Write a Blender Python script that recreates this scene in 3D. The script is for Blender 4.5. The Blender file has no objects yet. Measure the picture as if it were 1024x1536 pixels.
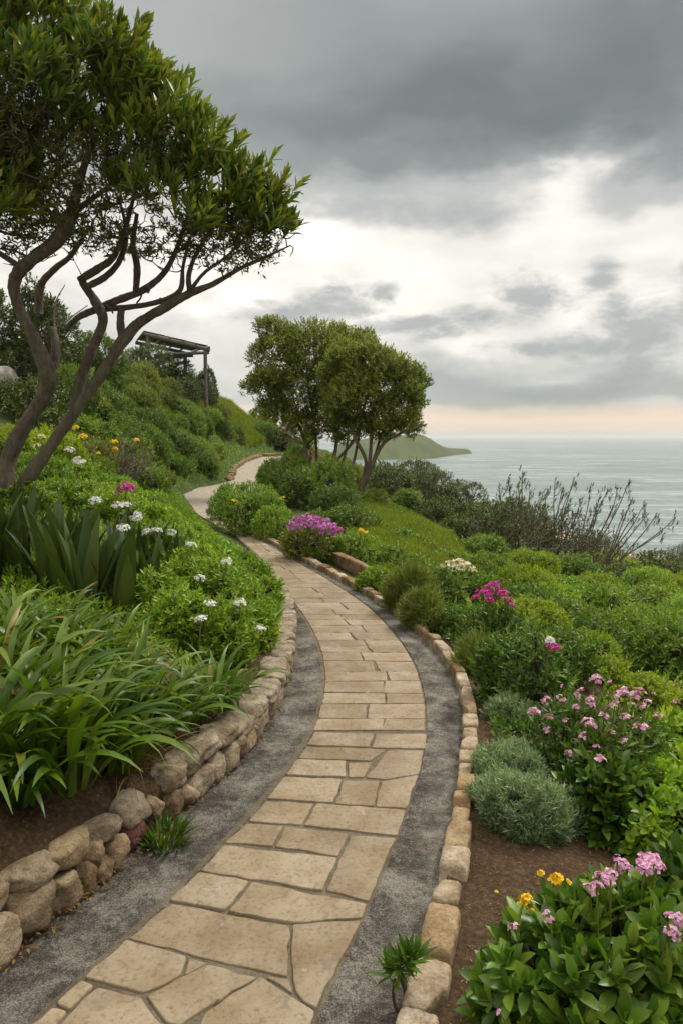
import bpy, math, random
import numpy as np
from mathutils import Vector, noise as mnoise

R = math.radians
scene = bpy.context.scene
COL = scene.collection
rng = np.random.default_rng(7)
random.seed(7)

# ------------------------------------------------------------------ camera
F = 1100.0                      # focal length in photograph pixels (1024 wide)
CX, CY, EYE = 512.0, 768.0, 2.2
PITCH = math.atan(113.0 / F)    # horizon at y = 655
cam_d = bpy.data.cameras.new("camera")
cam = bpy.data.objects.new("camera", cam_d)
COL.objects.link(cam)
cam_d.sensor_fit = 'VERTICAL'
cam_d.sensor_height = 36.0
cam_d.sensor_width = 24.0
cam_d.lens = 36.0 * F / 1536.0
cam_d.clip_start = 0.05
cam_d.clip_end = 80000.0
cam.location = (0, 0, EYE)
cam.rotation_euler = (math.pi / 2 - PITCH, 0, 0)
scene.camera = cam
CP, SP = math.cos(PITCH), math.sin(PITCH)

def ray(px, py):
    u, v = (px - CX) / F, -(py - CY) / F
    return np.array([u, CP + v * SP, -SP + v * CP])

def W(px, py, d):
    """world point seen at photo pixel (px, py), d metres in front of the camera"""
    return np.array([0, 0, EYE]) + d * ray(px, py)

def G(px, py, z=0.0):
    r = ray(px, py)
    return np.array([0, 0, EYE]) + r * ((z - EYE) / r[2])

# ------------------------------------------------------------------ colour management
scene.view_settings.view_transform = 'Standard'
scene.view_settings.look = 'None'
scene.view_settings.gamma = 1.0
scene.view_settings.exposure = 1.05

# ------------------------------------------------------------------ sun
SUN_EL, SUN_AZ = R(52), R(48)   # azimuth from +Y towards +X
sd = bpy.data.lights.new("sun", 'SUN')
sd.energy = 1.5
sd.angle = R(16)
sd.color = (1.0, 0.94, 0.85)
so = bpy.data.objects.new("sun", sd)
COL.objects.link(so)
_sv = Vector((math.sin(SUN_AZ) * math.cos(SUN_EL), math.cos(SUN_AZ) * math.cos(SUN_EL), math.sin(SUN_EL)))
so.rotation_euler = _sv.to_track_quat('Z', 'Y').to_euler()

# ------------------------------------------------------------------ sky
class NT:
    """small helper for building node trees"""
    def __init__(self, tree):
        self.t = tree
        self.n = tree.nodes
        self.l = tree.links
    def new(self, typ, **kw):
        nd = self.n.new(typ)
        for k, v in kw.items():
            setattr(nd, k, v)
        return nd
    def put(self, sock, v):
        if isinstance(v, (int, float)):
            sock.default_value = v
        elif isinstance(v, (tuple, list)):
            sock.default_value = v if len(v) == len(sock.default_value) else tuple(v) + (1.0,)
        else:
            self.l.new(v, sock)
    def m(self, op, a, b=0.0, c=None, clamp=False):
        nd = self.n.new('ShaderNodeMath')
        nd.operation = op
        nd.use_clamp = clamp
        self.put(nd.inputs[0], a)
        self.put(nd.inputs[1], b)
        if c is not None:
            self.put(nd.inputs[2], c)
        return nd.outputs[0]
    def vm(self, op, a, b=(0, 0, 0)):
        nd = self.n.new('ShaderNodeVectorMath')
        nd.operation = op
        self.put(nd.inputs[0], a)
        if op == 'SCALE':
            self.put(nd.inputs['Scale'], b)
        else:
            self.put(nd.inputs[1], b)
        return nd.outputs[0]
    def noise(self, vec, scale, detail=4.0, rough=0.55, dist=0.0):
        nd = self.n.new('ShaderNodeTexNoise')
        if vec is not None:
            self.l.new(vec, nd.inputs['Vector'])
        nd.inputs['Scale'].default_value = scale
        nd.inputs['Detail'].default_value = detail
        nd.inputs['Roughness'].default_value = rough
        nd.inputs['Distortion'].default_value = dist
        return nd.outputs['Fac']
    def ramp(self, fac, stops, interp='LINEAR'):
        nd = self.n.new('ShaderNodeValToRGB')
        cr = nd.color_ramp
        cr.interpolation = interp
        while len(cr.elements) < len(stops):
            cr.elements.new(0.5)
        for e, (p, c) in zip(cr.elements, stops):
            e.position = p
            e.color = c if len(c) == 4 else tuple(c) + (1.0,)
        self.put(nd.inputs[0], fac)
        return nd.outputs[0]
    def mix(self, fac, a, b, blend='MIX'):
        nd = self.n.new('ShaderNodeMix')
        nd.data_type = 'RGBA'
        nd.blend_type = blend
        self.put(nd.inputs[0], fac)
        self.put(nd.inputs[6], a)
        self.put(nd.inputs[7], b)
        return nd.outputs[2]

world = bpy.data.worlds.new("World")
scene.world = world
world.use_nodes = True
wt = NT(world.node_tree)
wt.n.clear()
w_out = wt.new('ShaderNodeOutputWorld')
w_bg = wt.new('ShaderNodeBackground')
wt.l.new(w_bg.outputs[0], w_out.inputs[0])
w_bg.inputs[1].default_value = 0.1
sky = wt.new('ShaderNodeTexSky')
sky.sky_type = 'NISHITA'
sky.sun_disc = False
sky.sun_elevation = SUN_EL
sky.sun_rotation = SUN_AZ
tc = wt.new('ShaderNodeTexCoord')
sep = wt.new('ShaderNodeSeparateXYZ')
wt.l.new(tc.outputs['Generated'], sep.inputs[0])
dx, dy, dz = sep.outputs
zc = wt.m('ADD', wt.m('MAXIMUM', dz, 0.0), 0.13)
plane = wt.new('ShaderNodeCombineXYZ')
wt.l.new(wt.m('DIVIDE', dx, zc), plane.inputs[0])
wt.l.new(wt.m('DIVIDE', dy, zc), plane.inputs[1])
pv = plane.outputs[0]
dirv = tc.outputs['Generated']
sq = wt.new('ShaderNodeMapping')
sq.inputs['Scale'].default_value = (1, 1, 2.2)
wt.l.new(dirv, sq.inputs[0])
dsq = sq.outputs[0]
n_a = wt.noise(dsq, 5.0, 5, 0.55)
sq2 = wt.new('ShaderNodeMapping')
sq2.inputs['Location'].default_value = (5.2, 1.7, 3.1)
sq2.inputs['Scale'].default_value = (1, 1, 2.2)
wt.l.new(dirv, sq2.inputs[0])
n_b = wt.noise(sq2.outputs[0], 5.5, 5, 0.55)
az0 = wt.m('ARCTAN2', dx, dy)
el0 = wt.m('ARCSINE', dz)
# how ragged the clouds are: calm by the horizon, ragged above
rag = wt.m('MULTIPLY', wt.m('SMOOTH_MIN', wt.m('MULTIPLY', wt.m('MAXIMUM', el0, 0.0), 9.0), 1.0, 0.2), 1.0)
az = wt.m('ADD', az0, wt.m('MULTIPLY', wt.m('MULTIPLY', wt.m('SUBTRACT', n_a, 0.5), 0.30), rag))
el = wt.m('ADD', el0, wt.m('MULTIPLY', wt.m('MULTIPLY', wt.m('SUBTRACT', n_b, 0.5), 0.17), rag))

def azel(px, py):
    r = ray(px, py)
    r = r / np.linalg.norm(r)
    return math.atan2(r[0], r[1]), math.asin(r[2])

# luminance by elevation
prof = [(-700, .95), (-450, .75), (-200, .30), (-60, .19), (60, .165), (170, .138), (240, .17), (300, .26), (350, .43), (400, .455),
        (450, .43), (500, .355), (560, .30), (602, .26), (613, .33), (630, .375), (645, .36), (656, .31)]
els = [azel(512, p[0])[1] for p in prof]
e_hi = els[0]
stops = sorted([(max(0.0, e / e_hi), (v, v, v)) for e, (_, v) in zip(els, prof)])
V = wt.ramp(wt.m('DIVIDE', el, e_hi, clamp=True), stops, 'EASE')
vsep = wt.new('ShaderNodeSeparateColor')
wt.l.new(V, vsep.inputs[0])
V = vsep.outputs[0]
blobs = [(872, 262, .26, 36, 36), (840, 300, .13, 90, 35), (475, 355, .22, 60, 26), (330, 330, .12, 120, 60), (700, 180, -.035, 220, 70),
         (120, 70, .10, 190, 160), (420, 60, .03, 120, 120), 
         (610, 420, .10, 120, 40), (370, 455, .22, 40, 16), (820, 555, .10, 50, 10), (690, 500, .15, 60, 12), (1000, 545, .12, 60, 10),
         (960, 20, -.05, 160, 80), (360, 560, .10, 70, 60), (700, 560, -.06, 200, 20), (900, 580, -.07, 160, 22)]
for (bx, by, amp, sx, sy) in blobs:
    a0, e0 = azel(bx, by)
    a1, _ = azel(bx + sx, by)
    _, e1 = azel(bx, by - sy)
    da = wt.m('MULTIPLY', wt.m('SUBTRACT', az, a0), 1.0 / abs(a1 - a0))
    de = wt.m('MULTIPLY', wt.m('SUBTRACT', el, e0), 1.0 / abs(e1 - e0))
    q = wt.m('ADD', wt.m('MULTIPLY', da, da), wt.m('MULTIPLY', de, de))
    g = wt.m('EXPONENT', wt.m('MULTIPLY', q, -0.7))
    V = wt.m('ADD', V, wt.m('MULTIPLY', g, amp * (.72 if amp > 0 else 1.0)))
n_c = wt.noise(pv, 0.9, 7, 0.55, 0.3)
n_d = wt.noise(dsq, 10.0, 5, 0.52)
mid = wt.m('MULTIPLY', wt.m('EXPONENT', wt.m('MULTIPLY', wt.m('POWER', wt.m('DIVIDE', wt.m('SUBTRACT', el0, 0.18), 0.10), 2.0), -1.0)), 1.0)
V = wt.m('ADD', V, wt.m('MULTIPLY', wt.m('SUBTRACT', n_d, 0.5), wt.m('ADD', 0.03, wt.m('MULTIPLY', mid, 0.27))))
def gauss_at(bx, by, sx, sy):
    a0, e0 = azel(bx, by)
    a1, _ = azel(bx + sx, by)
    _, e1 = azel(bx, by - sy)
    da = wt.m('MULTIPLY', wt.m('SUBTRACT', az0, a0), 1.0 / abs(a1 - a0))
    de = wt.m('MULTIPLY', wt.m('SUBTRACT', el0, e0), 1.0 / abs(e1 - e0))
    q = wt.m('ADD', wt.m('MULTIPLY', da, da), wt.m('MULTIPLY', de, de))
    return wt.m('EXPONENT', wt.m('MULTIPLY', q, -0.6))
Gc = None
for bl in [(795, 445, 52, 36), (730, 478, 70, 20), (960, 480, 85, 48), (905, 408, 34, 26), (1060, 450, 60, 60), (500, 452, 80, 30), (575, 440, 26, 20), (430, 470, 70, 22), (620, 490, 90, 18), (860, 520, 120, 20)]:
    g = gauss_at(*bl)
    Gc = g if Gc is None else wt.m('MAXIMUM', Gc, g)
n_e = wt.noise(dsq, 12.0, 7, 0.6, 0.4)
n_f = wt.noise(dsq, 30.0, 6, 0.6)
puff = wt.m('ADD', wt.m('MULTIPLY', Gc, 0.85), wt.m('ADD', wt.m('MULTIPLY', wt.m('SUBTRACT', n_e, 0.5), 1.5), wt.m('MULTIPLY', wt.m('SUBTRACT', n_f, 0.5), 0.5)))
pm = wt.new('ShaderNodeMapRange')
pm.interpolation_type = 'SMOOTHSTEP'
pm.inputs['From Min'].default_value = .30
pm.inputs['From Max'].default_value = .84
wt.l.new(puff, pm.inputs['Value'])
pk_ = wt.m('MULTIPLY', pm.outputs[0], .80)
body = wt.m('ADD', .165, wt.m('MULTIPLY', n_f, .05))
V = wt.m('ADD', wt.m('MULTIPLY', V, wt.m('SUBTRACT', 1.0, pk_)), wt.m('MULTIPLY', body, pk_))
V = wt.m('MULTIPLY', V, wt.m('ADD', 0.88, wt.m('MULTIPLY', n_c, 0.24)))
V = wt.m('MAXIMUM', V, 0.08)
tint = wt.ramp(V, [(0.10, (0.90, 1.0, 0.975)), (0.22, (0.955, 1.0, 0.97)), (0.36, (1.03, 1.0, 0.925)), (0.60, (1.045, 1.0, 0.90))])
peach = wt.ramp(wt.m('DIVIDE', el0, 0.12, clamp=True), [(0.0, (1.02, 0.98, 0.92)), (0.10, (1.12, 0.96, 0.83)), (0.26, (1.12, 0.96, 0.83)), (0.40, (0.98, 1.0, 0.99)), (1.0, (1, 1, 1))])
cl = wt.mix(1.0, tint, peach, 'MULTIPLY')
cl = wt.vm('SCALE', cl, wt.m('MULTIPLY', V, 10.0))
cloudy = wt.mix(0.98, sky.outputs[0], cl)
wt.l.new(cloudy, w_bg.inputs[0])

# ------------------------------------------------------------------ helpers: meshes, things
def mesh_np(name, V_, Fq, mat=None, smooth=True):
    """numpy verts (n,3) and quad/tri index array -> mesh"""
    me = bpy.data.meshes.new(name)
    V_ = np.ascontiguousarray(V_, dtype=np.float32)
    Fq = np.ascontiguousarray(Fq, dtype=np.int32)
    k = Fq.shape[1]
    me.vertices.add(len(V_))
    me.vertices.foreach_set('co', V_.ravel())
    me.loops.add(Fq.size)
    me.loops.foreach_set('vertex_index', Fq.ravel())
    me.polygons.add(len(Fq))
    me.polygons.foreach_set('loop_start', np.arange(0, Fq.size, k, dtype=np.int32))
    me.update(calc_edges=True)
    if smooth:
        me.polygons.foreach_set('use_smooth', np.ones(len(Fq), dtype=bool))
    if mat:
        me.materials.append(mat)
    return me

class Buf:
    """collects quads"""
    def __init__(self):
        self.v, self.f, self.n = [], [], 0
    def add(self, v, f):
        if len(v) == 0:
            return
        self.v.append(np.asarray(v, dtype=np.float64))
        self.f.append(np.asarray(f) + self.n)
        self.n += len(v)
    def mesh(self, name, mat, smooth=True):
        return mesh_np(name, np.concatenate(self.v), np.concatenate(self.f), mat, smooth)

def link(name, data, parent=None):
    o = bpy.data.objects.new(name, data)
    COL.objects.link(o)
    if parent is not None:
        o.parent = parent
    return o

def tag(o, label=None, cat=None, group=None, kind=None):
    if label:
        o['label'] = label
    if cat:
        o['category'] = cat
    if group:
        o['group'] = group
    if kind:
        o['kind'] = kind
    return o

def empty(name, loc, label, cat, group=None, rz=0.0):
    o = link(name, None)
    o.location = tuple(loc)
    o.rotation_euler = (0, 0, rz)
    o.empty_display_size = 0.1
    return tag(o, label, cat, group)

def norm(a):
    return a / np.maximum(np.linalg.norm(a, axis=-1, keepdims=True), 1e-9)

def perp(a):
    ref = np.where(np.abs(a[..., 2:3]) < 0.9, np.array([0, 0, 1.0]), np.array([1.0, 0, 0]))
    e1 = norm(np.cross(a, ref))
    return e1, np.cross(a, e1)

P_LEAF = [(0.0, .10), (0.42, 1.0), (1.0, .06)]
P_LEAF4 = [(0.0, .12), (0.30, .80), (0.62, 1.0), (1.0, .07)]
P_OBOV = [(0.0, .14), (0.35, .55), (0.70, 1.0), (0.92, .62), (1.0, .10)]
P_OVAL = [(0.0, .12), (0.3, .78), (0.58, 1.0), (0.85, .66), (1.0, .08)]
P_PETAL = [(0.0, .25), (0.6, 1.0), (1.0, .55)]

def leaves(P, D, N, L, Wd, prof=P_LEAF, bend=0.15, fold=0.35):
    """P base, D direction, N upper normal, L length, Wd half width (arrays) -> verts, quads; each leaf an island"""
    n, S = len(P), len(prof)
    D = norm(D)
    side = norm(np.cross(D, N))
    N = np.cross(side, D)
    L = np.broadcast_to(L, (n,))[:, None]
    Wd = np.broadcast_to(Wd, (n,))[:, None]
    bend = np.broadcast_to(bend, (n,))[:, None]
    out = np.zeros((n, S, 3, 3))
    for i, (t, w) in enumerate(prof):
        c = P + D * L * t - N * (bend * L * t * t)
        out[:, i, 0] = c - side * Wd * w + N * Wd * w * fold
        out[:, i, 1] = c
        out[:, i, 2] = c + side * Wd * w + N * Wd * w * fold
    V_ = out.reshape(-1, 3)
    q = []
    for i in range(S - 1):
        a = i * 3
        q += [[a, a + 1, a + 4, a + 3], [a + 1, a + 2, a + 5, a + 4]]
    q = np.array(q)
    Fq = (q[None] + (np.arange(n) * S * 3)[:, None, None]).reshape(-1, 4)
    return V_, Fq

def sprigs(rg, P, A, k, stem, L, Wd, t0=1.15, t1=0.35, prof=P_LEAF, bend=0.2, fold=0.35, jit=0.25):
    """rosette/sprig of k leaves along a short stem at each P with axis A"""
    n = len(P)
    A = norm(A)
    E1, E2 = perp(A)
    ph = rg.uniform(0, 6.28, n)
    Ps, Ds, Ns, Ls = [], [], [], []
    for j in range(k):
        fr = j / max(k - 1, 1)
        a = ph + j * 2.4 + rg.normal(0, .2, n)
        rad = np.cos(a)[:, None] * E1 + np.sin(a)[:, None] * E2
        ti = (t0 + (t1 - t0) * fr) + rg.normal(0, jit, n)
        ct, st = np.cos(ti)[:, None], np.sin(ti)[:, None]
        Ps.append(P + A * (stem * fr))
        Ds.append(A * ct + rad * st)
        Ns.append(A * st - rad * ct)
        Ls.append(rg.uniform(.7, 1.15, n) * (1.0 - 0.25 * abs(fr - .45)))
    Ps, Ds, Ns, Ls = map(np.concatenate, (Ps, Ds, Ns, Ls))
    return leaves(Ps, Ds, Ns, Ls * L, Ls * Wd, prof, bend, fold)

def blades(rg, P, az, th0, th1, L, Wd, S=8, tip=0.6, fold=0.3, twist=0.0):
    """arching strap leaves from P, heading az, tilt from vertical th0 bending to th0+th1"""
    n = len(P)
    hx = np.stack([np.cos(az), np.sin(az), np.zeros(n)], 1)
    up = np.array([0, 0, 1.0])
    side = np.stack([-np.sin(az), np.cos(az), np.zeros(n)], 1)
    tw = np.broadcast_to(twist, (n,))
    c = P.copy()
    out = np.zeros((n, S, 3, 3))
    ds = L / (S - 1)
    for i in range(S):
        t = i / (S - 1)
        th = th0 + th1 * t ** 1.6
        d = hx * np.sin(th)[:, None] + up * np.cos(th)[:, None]
        nn = -hx * np.cos(th)[:, None] + up * np.sin(th)[:, None]
        a = tw * t
        sd_ = side * np.cos(a)[:, None] + nn * np.sin(a)[:, None]
        w = Wd * (0.55 + 0.45 * min(1, t / .3)) * (1 - max(0, (t - tip) / (1 - tip)) ** 1.5 * .96)
        out[:, i, 0] = c - sd_ * w[:, None] + nn * (w * fold)[:, None]
        out[:, i, 1] = c
        out[:, i, 2] = c + sd_ * w[:, None] + nn * (w * fold)[:, None]
        c = c + d * ds[:, None]
    V_ = out.reshape(-1, 3)
    q = []
    for i in range(S - 1):
        a = i * 3
        q += [[a, a + 1, a + 4, a + 3], [a + 1, a + 2, a + 5, a + 4]]
    q = np.array(q)
    Fq = (q[None] + (np.arange(n) * S * 3)[:, None, None]).reshape(-1, 4)
    return V_, Fq

def tube(pts, rad, sides=6, jitter=0.0, seed=0):
    pts = np.asarray(pts, float)
    rad = np.asarray(rad, float)
    n = len(pts)
    T_ = np.gradient(pts, axis=0)
    T_ = norm(T_)
    ref = np.array([0.3, 0.9, 0.2])
    e1 = norm(np.cross(T_, ref))
    e2 = np.cross(T_, e1)
    a = np.arange(sides) / sides * 2 * math.pi
    rg = np.random.default_rng(seed)
    rr = rad[:, None] * (1 + (rg.normal(0, jitter, (n, sides)) if jitter else 0))
    v = pts[:, None] + rr[..., None] * (np.cos(a)[None, :, None] * e1[:, None] + np.sin(a)[None, :, None] * e2[:, None])
    v = v.reshape(-1, 3)
    f = []
    for i in range(n - 1):
        for j in range(sides):
            k = (j + 1) % sides
            f.append([i * sides + j, i * sides + k, (i + 1) * sides + k, (i + 1) * sides + j])
    # end caps
    for base in (0, (n - 1) * sides):
        for j in range(1, sides - 2, 2):
            f.append([base, base + j, base + j + 1, base + j + 2])
        if sides % 2 == 1:
            f.append([base, base + sides - 2, base + sides - 1, base + sides - 1])
    return v, np.array(f)

def spline(pts, m=6):
    """Catmull-Rom through rows of pts"""
    p = np.asarray(pts, float)
    if len(p) < 3:
        t = np.linspace(0, 1, m + 1)[:, None]
        return p[0] * (1 - t) + p[-1] * t
    q = np.vstack([2 * p[0] - p[1], p, 2 * p[-1] - p[-2]])
    out = []
    for i in range(1, len(q) - 2):
        for t in np.arange(m) / m:
            a, b, c, d = q[i - 1], q[i], q[i + 1], q[i + 2]
            out.append(.5 * ((2 * b) + (-a + c) * t + (2 * a - 5 * b + 4 * c - d) * t * t + (-a + 3 * b - 3 * c + d) * t ** 3))
    out.append(p[-1])
    return np.array(out)

def vnoise(p, freq=1.0, seed=0.0):
    return np.array([mnoise.fractal(Vector((q[0] * freq + seed, q[1] * freq - seed, q[2] * freq + seed * .5)), 1.0, 2.0, 4) for q in p])

# ------------------------------------------------------------------ materials
def new_mat(name):
    m = bpy.data.materials.new(name)
    m.use_nodes = True
    t = NT(m.node_tree)
    b = m.node_tree.nodes['Principled BSDF']
    return m, t, b

LEAF_GAIN = (1.82, 1.56, 0.82)
def leaf_mat(name, cols, rough=0.5, trans=0.3, spec=0.4, objvar=0.25, tipcol=None, stops=None, gain=1.0):
    """foliage: colour varies leaf by leaf and plant by plant"""
    m, t, b = new_mat(name)
    geo = t.new('ShaderNodeNewGeometry')
    oi = t.new('ShaderNodeObjectInfo')
    k = len(cols)
    st = stops or [i / max(k - 1, 1) for i in range(k)]
    c = t.ramp(geo.outputs['Random Per Island'], [(st[i], cols[i]) for i in range(k)])
    # slow drift of hue from clump to clump
    tcn = t.new('ShaderNodeTexCoord')
    nz = t.noise(tcn.outputs['Object'], 2.3, 2)
    nb = t.noise(geo.outputs['Position'], .55, 3, .6)
    c = t.mix(t.ramp(nb, [(.36, (0, 0, 0)), (.62, (1, 1, 1))]), t.mix(1.0, c, (.74, .80, .82), 'MULTIPLY'), t.mix(1.0, c, (1.18, 1.10, 1.0), 'MULTIPLY')) if gain else c
    hs = t.new('ShaderNodeHueSaturation')
    t.l.new(c, hs.inputs['Color'])
    t.l.new(t.m('ADD', 0.478, t.m('MULTIPLY', nz, 0.045)), hs.inputs['Hue'])
    t.l.new(t.m('ADD', 1.0 - objvar * .5, t.m('ADD', t.m('MULTIPLY', oi.outputs['Random'], objvar), t.m('MULTIPLY', t.m('SUBTRACT', nz, 0.5), 0.5))), hs.inputs['Value'])
    col = t.mix(1.0, hs.outputs[0], tuple(g_ * gain for g_ in LEAF_GAIN), 'MULTIPLY') if gain else hs.outputs[0]
    t.l.new(col, b.inputs['Base Color'])
    b.inputs['Roughness'].default_value = rough
    b.inputs['Specular IOR Level'].default_value = spec
    tr = t.new('ShaderNodeBsdfTranslucent')
    bright = t.mix(1.0, col, (1.25, 1.35, 0.7), 'MULTIPLY')
    t.l.new(bright, tr.inputs[0])
    mx = t.new('ShaderNodeMixShader')
    mx.inputs[0].default_value = trans
    t.l.new(b.outputs[0], mx.inputs[1])
    t.l.new(tr.outputs[0], mx.inputs[2])
    t.l.new(mx.outputs[0], t.n['Material Output'].inputs[0])
    return m

M = {}
M['bright'] = leaf_mat('leaf_bright', [(.045, .11, .012), (.08, .17, .02), (.12, .22, .03), (.19, .28, .045)], .42, .34)
M['dark'] = leaf_mat('leaf_dark', [(.028, .07, .014), (.045, .10, .02), (.075, .14, .03)], .45, .25)
M['lime'] = leaf_mat('leaf_lime', [(.075, .14, .012), (.12, .19, .016), (.17, .24, .022)], .5, .40)
M['hill'] = leaf_mat('leaf_hill', [(.035, .075, .015), (.06, .115, .022), (.09, .15, .035)], .55, .30, objvar=.5, gain=1.12)
M['olive'] = leaf_mat('leaf_olive', [(.05, .085, .016), (.08, .115, .022), (.115, .145, .03)], .55, .3, objvar=.4)
M['shade'] = leaf_mat('leaf_evergreen', [(.022, .042, .010), (.038, .065, .015), (.058, .085, .022)], .5, .2, objvar=.4)
M['lavender'] = leaf_mat('leaf_silver', [(.13, .21, .085), (.20, .29, .13), (.31, .39, .21), (.6, .64, .5)], .6, .25, stops=[0, .4, .9, 1.0], gain=0)
M['bigleaf'] = leaf_mat('leaf_broad', [(.018, .055, .009), (.030, .08, .013), (.05, .115, .02), (.085, .15, .035)], .40, .26, .45, gain=.95)
M['wispy'] = leaf_mat('leaf_wispy', [(.05, .09, .02), (.08, .12, .035), (.13, .15, .06)], .55, .3)
M['strap'] = leaf_mat('leaf_strap', [(.04, .11, .012), (.075, .165, .02), (.12, .21, .03), (.17, .17, .05)], .42, .3, .35, stops=[0, .42, .90, 1.0], gain=.54)
M['agave'] = leaf_mat('leaf_agapanthus', [(.022, .05, .020), (.034, .068, .026), (.055, .09, .035)], .42, .14, .45, gain=.85)
M['treetop'] = leaf_mat('leaf_treetop', [(.034, .075, .016), (.068, .12, .024), (.115, .165, .034), (.18, .21, .05)], .38, .32, .4, gain=.72)
M['treelow'] = leaf_mat('leaf_treelow', [(.03, .055, .012), (.055, .085, .018), (.085, .10, .025), (.11, .075, .03)], .5, .3, gain=.8)
M['midtree'] = leaf_mat('leaf_midtree', [(.038, .065, .014), (.068, .105, .022), (.105, .148, .034), (.14, .148, .045)], .5, .34, gain=1.12)
M['purple'] = leaf_mat('leaf_purple', [(.03, .018, .016), (.05, .026, .022)], .5, .2)
M['grass'] = leaf_mat('grass_blade', [(.05, .085, .014), (.08, .12, .018), (.115, .155, .025), (.17, .16, .05)], .55, .38, stops=[0, .5, .88, 1], gain=1.2)
M['meadow'] = leaf_mat('meadow_blade', [(.062, .105, .016), (.092, .135, .02), (.12, .16, .028), (.16, .165, .05)], .55, .35, stops=[0, .45, .85, 1], gain=1.1)
M['straw'] = leaf_mat('straw', [(.10, .055, .022), (.17, .11, .05), (.24, .18, .09)], .7, .2, gain=.8)
M['dead'] = leaf_mat('dead_leaf', [(.05, .028, .014), (.10, .055, .02), (.17, .10, .03)], .7, .15, gain=.8)
def petal(name, cols, trans=.3):
    return leaf_mat(name, cols, .5, trans, .3, objvar=.1, gain=0)
M['white'] = petal('petal_white', [(0.612, 0.612, 0.612), (0.697, 0.697, 0.680)], .2)
M['pink'] = petal('petal_pink', [(.52, .19, .42), (.66, .34, .56), (.76, .55, .68)])
M['magenta'] = petal('petal_magenta', [(.40, .015, .18), (.55, .03, .30), (.62, .10, .42)])
M['violet'] = petal('petal_violet', [(.36, .06, .34), (.5, .12, .48), (.55, .25, .5)])
M['yellow'] = petal('petal_yellow', [(.78, .48, .01), (.82, .60, .02)])
M['cream'] = petal('petal_cream', [(.62, .52, .42), (.75, .68, .6)])
M['stem'] = leaf_mat('green_stem', [(.05, .09, .02), (.08, .12, .03)], .5, .1)

def bark_mat(name, c1, c2, c3, sc=1.0):
    m, t, b = new_mat(name)
    tcn = t.new('ShaderNodeTexCoord')
    mp = t.new('ShaderNodeMapping')
    mp.inputs['Scale'].default_value = (sc, sc, sc * .35)
    t.l.new(tcn.outputs['Object'], mp.inputs[0])
    n1 = t.noise(mp.outputs[0], 22, 8, .7)
    n2 = t.noise(tcn.outputs['Object'], 3.5 * sc, 4)
    c = t.ramp(n1, [(.3, c1), (.55, c2), (.75, c3)])
    c = t.mix(t.ramp(n2, [(.45, (0, 0, 0)), (.7, (.55, .55, .55))]), c, (c3[0] * .8, c3[1] * 1.0, c3[2] * .8), 'MIX')
    t.l.new(c, b.inputs['Base Color'])
    b.inputs['Roughness'].default_value = .85
    bp = t.new('ShaderNodeBump')
    bp.inputs['Strength'].default_value = 1.0
    bp.inputs['Distance'].default_value = .06
    t.l.new(n1, bp.inputs['Height'])
    t.l.new(bp.outputs[0], b.inputs['Normal'])
    return m
M['bark'] = bark_mat('bark', (0.043, 0.029, 0.019), (0.119, 0.085, 0.058), (0.221, 0.170, 0.123))
M['twig'] = bark_mat('twig_bark', (0.051, 0.034, 0.022), (0.102, 0.070, 0.046), (0.162, 0.119, 0.081))
M['drytwig'] = bark_mat('dry_twig', (0.085, 0.064, 0.047), (0.153, 0.115, 0.085), (0.221, 0.174, 0.132))
M['timber'] = bark_mat('weathered_timber', (.06, .05, .04), (.12, .10, .085), (.2, .18, .15))

def ground_mat(name):
    m, t, b = new_mat(name)
    geo = t.new('ShaderNodeNewGeometry')
    pos = geo.outputs['Position']
    n1 = t.noise(pos, 1.6, 6)
    n2 = t.noise(pos, 38, 6, .7)
    soil = t.ramp(n2, [(.25, (.035, .022, .012)), (.5, (.085, .055, .031)), (.72, (.17, .118, .072))])
    soil = t.mix(t.ramp(n1, [(.35, (0, 0, 0)), (.65, (1, 1, 1))]), soil, t.mix(1.0, soil, (.72, .66, .6), 'MULTIPLY'))
    sp = t.new('ShaderNodeSeparateXYZ')
    t.l.new(pos, sp.inputs[0])
    # further out herbs cover the soil, sand by the sea
    gr = t.ramp(n1, [(.3, (.035, .055, .014)), (.55, (.06, .085, .022)), (.75, (.09, .10, .035))])
    far = t.m('ADD', t.m('MULTIPLY', t.m('SUBTRACT', sp.outputs[1], 10.0), .25), t.m('MULTIPLY', t.m('SUBTRACT', n1, .5), 3.0), clamp=True)
    c = t.mix(far, soil, gr)
    sand = t.ramp(n2, [(.3, (.30, .24, .17)), (.7, (.42, .35, .26))])
    sf = t.m('MULTIPLY', t.m('SUBTRACT', -19.6, t.m('ADD', sp.outputs[2], t.m('MULTIPLY', n1, 1.2))), 1.2, clamp=True)
    c = t.mix(sf, c, sand)
    t.l.new(c, b.inputs['Base Color'])
    b.inputs['Roughness'].default_value = .95
    b.inputs['Specular IOR Level'].default_value = .15
    bp = t.new('ShaderNodeBump')
    bp.inputs['Strength'].default_value = .9
    bp.inputs['Distance'].default_value = .03
    t.l.new(t.m('ADD', n2, t.m('MULTIPLY', t.noise(pos, 150, 3), .4)), bp.inputs['Height'])
    t.l.new(bp.outputs[0], b.inputs['Normal'])
    return m
M['ground'] = ground_mat('garden_soil')

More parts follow.
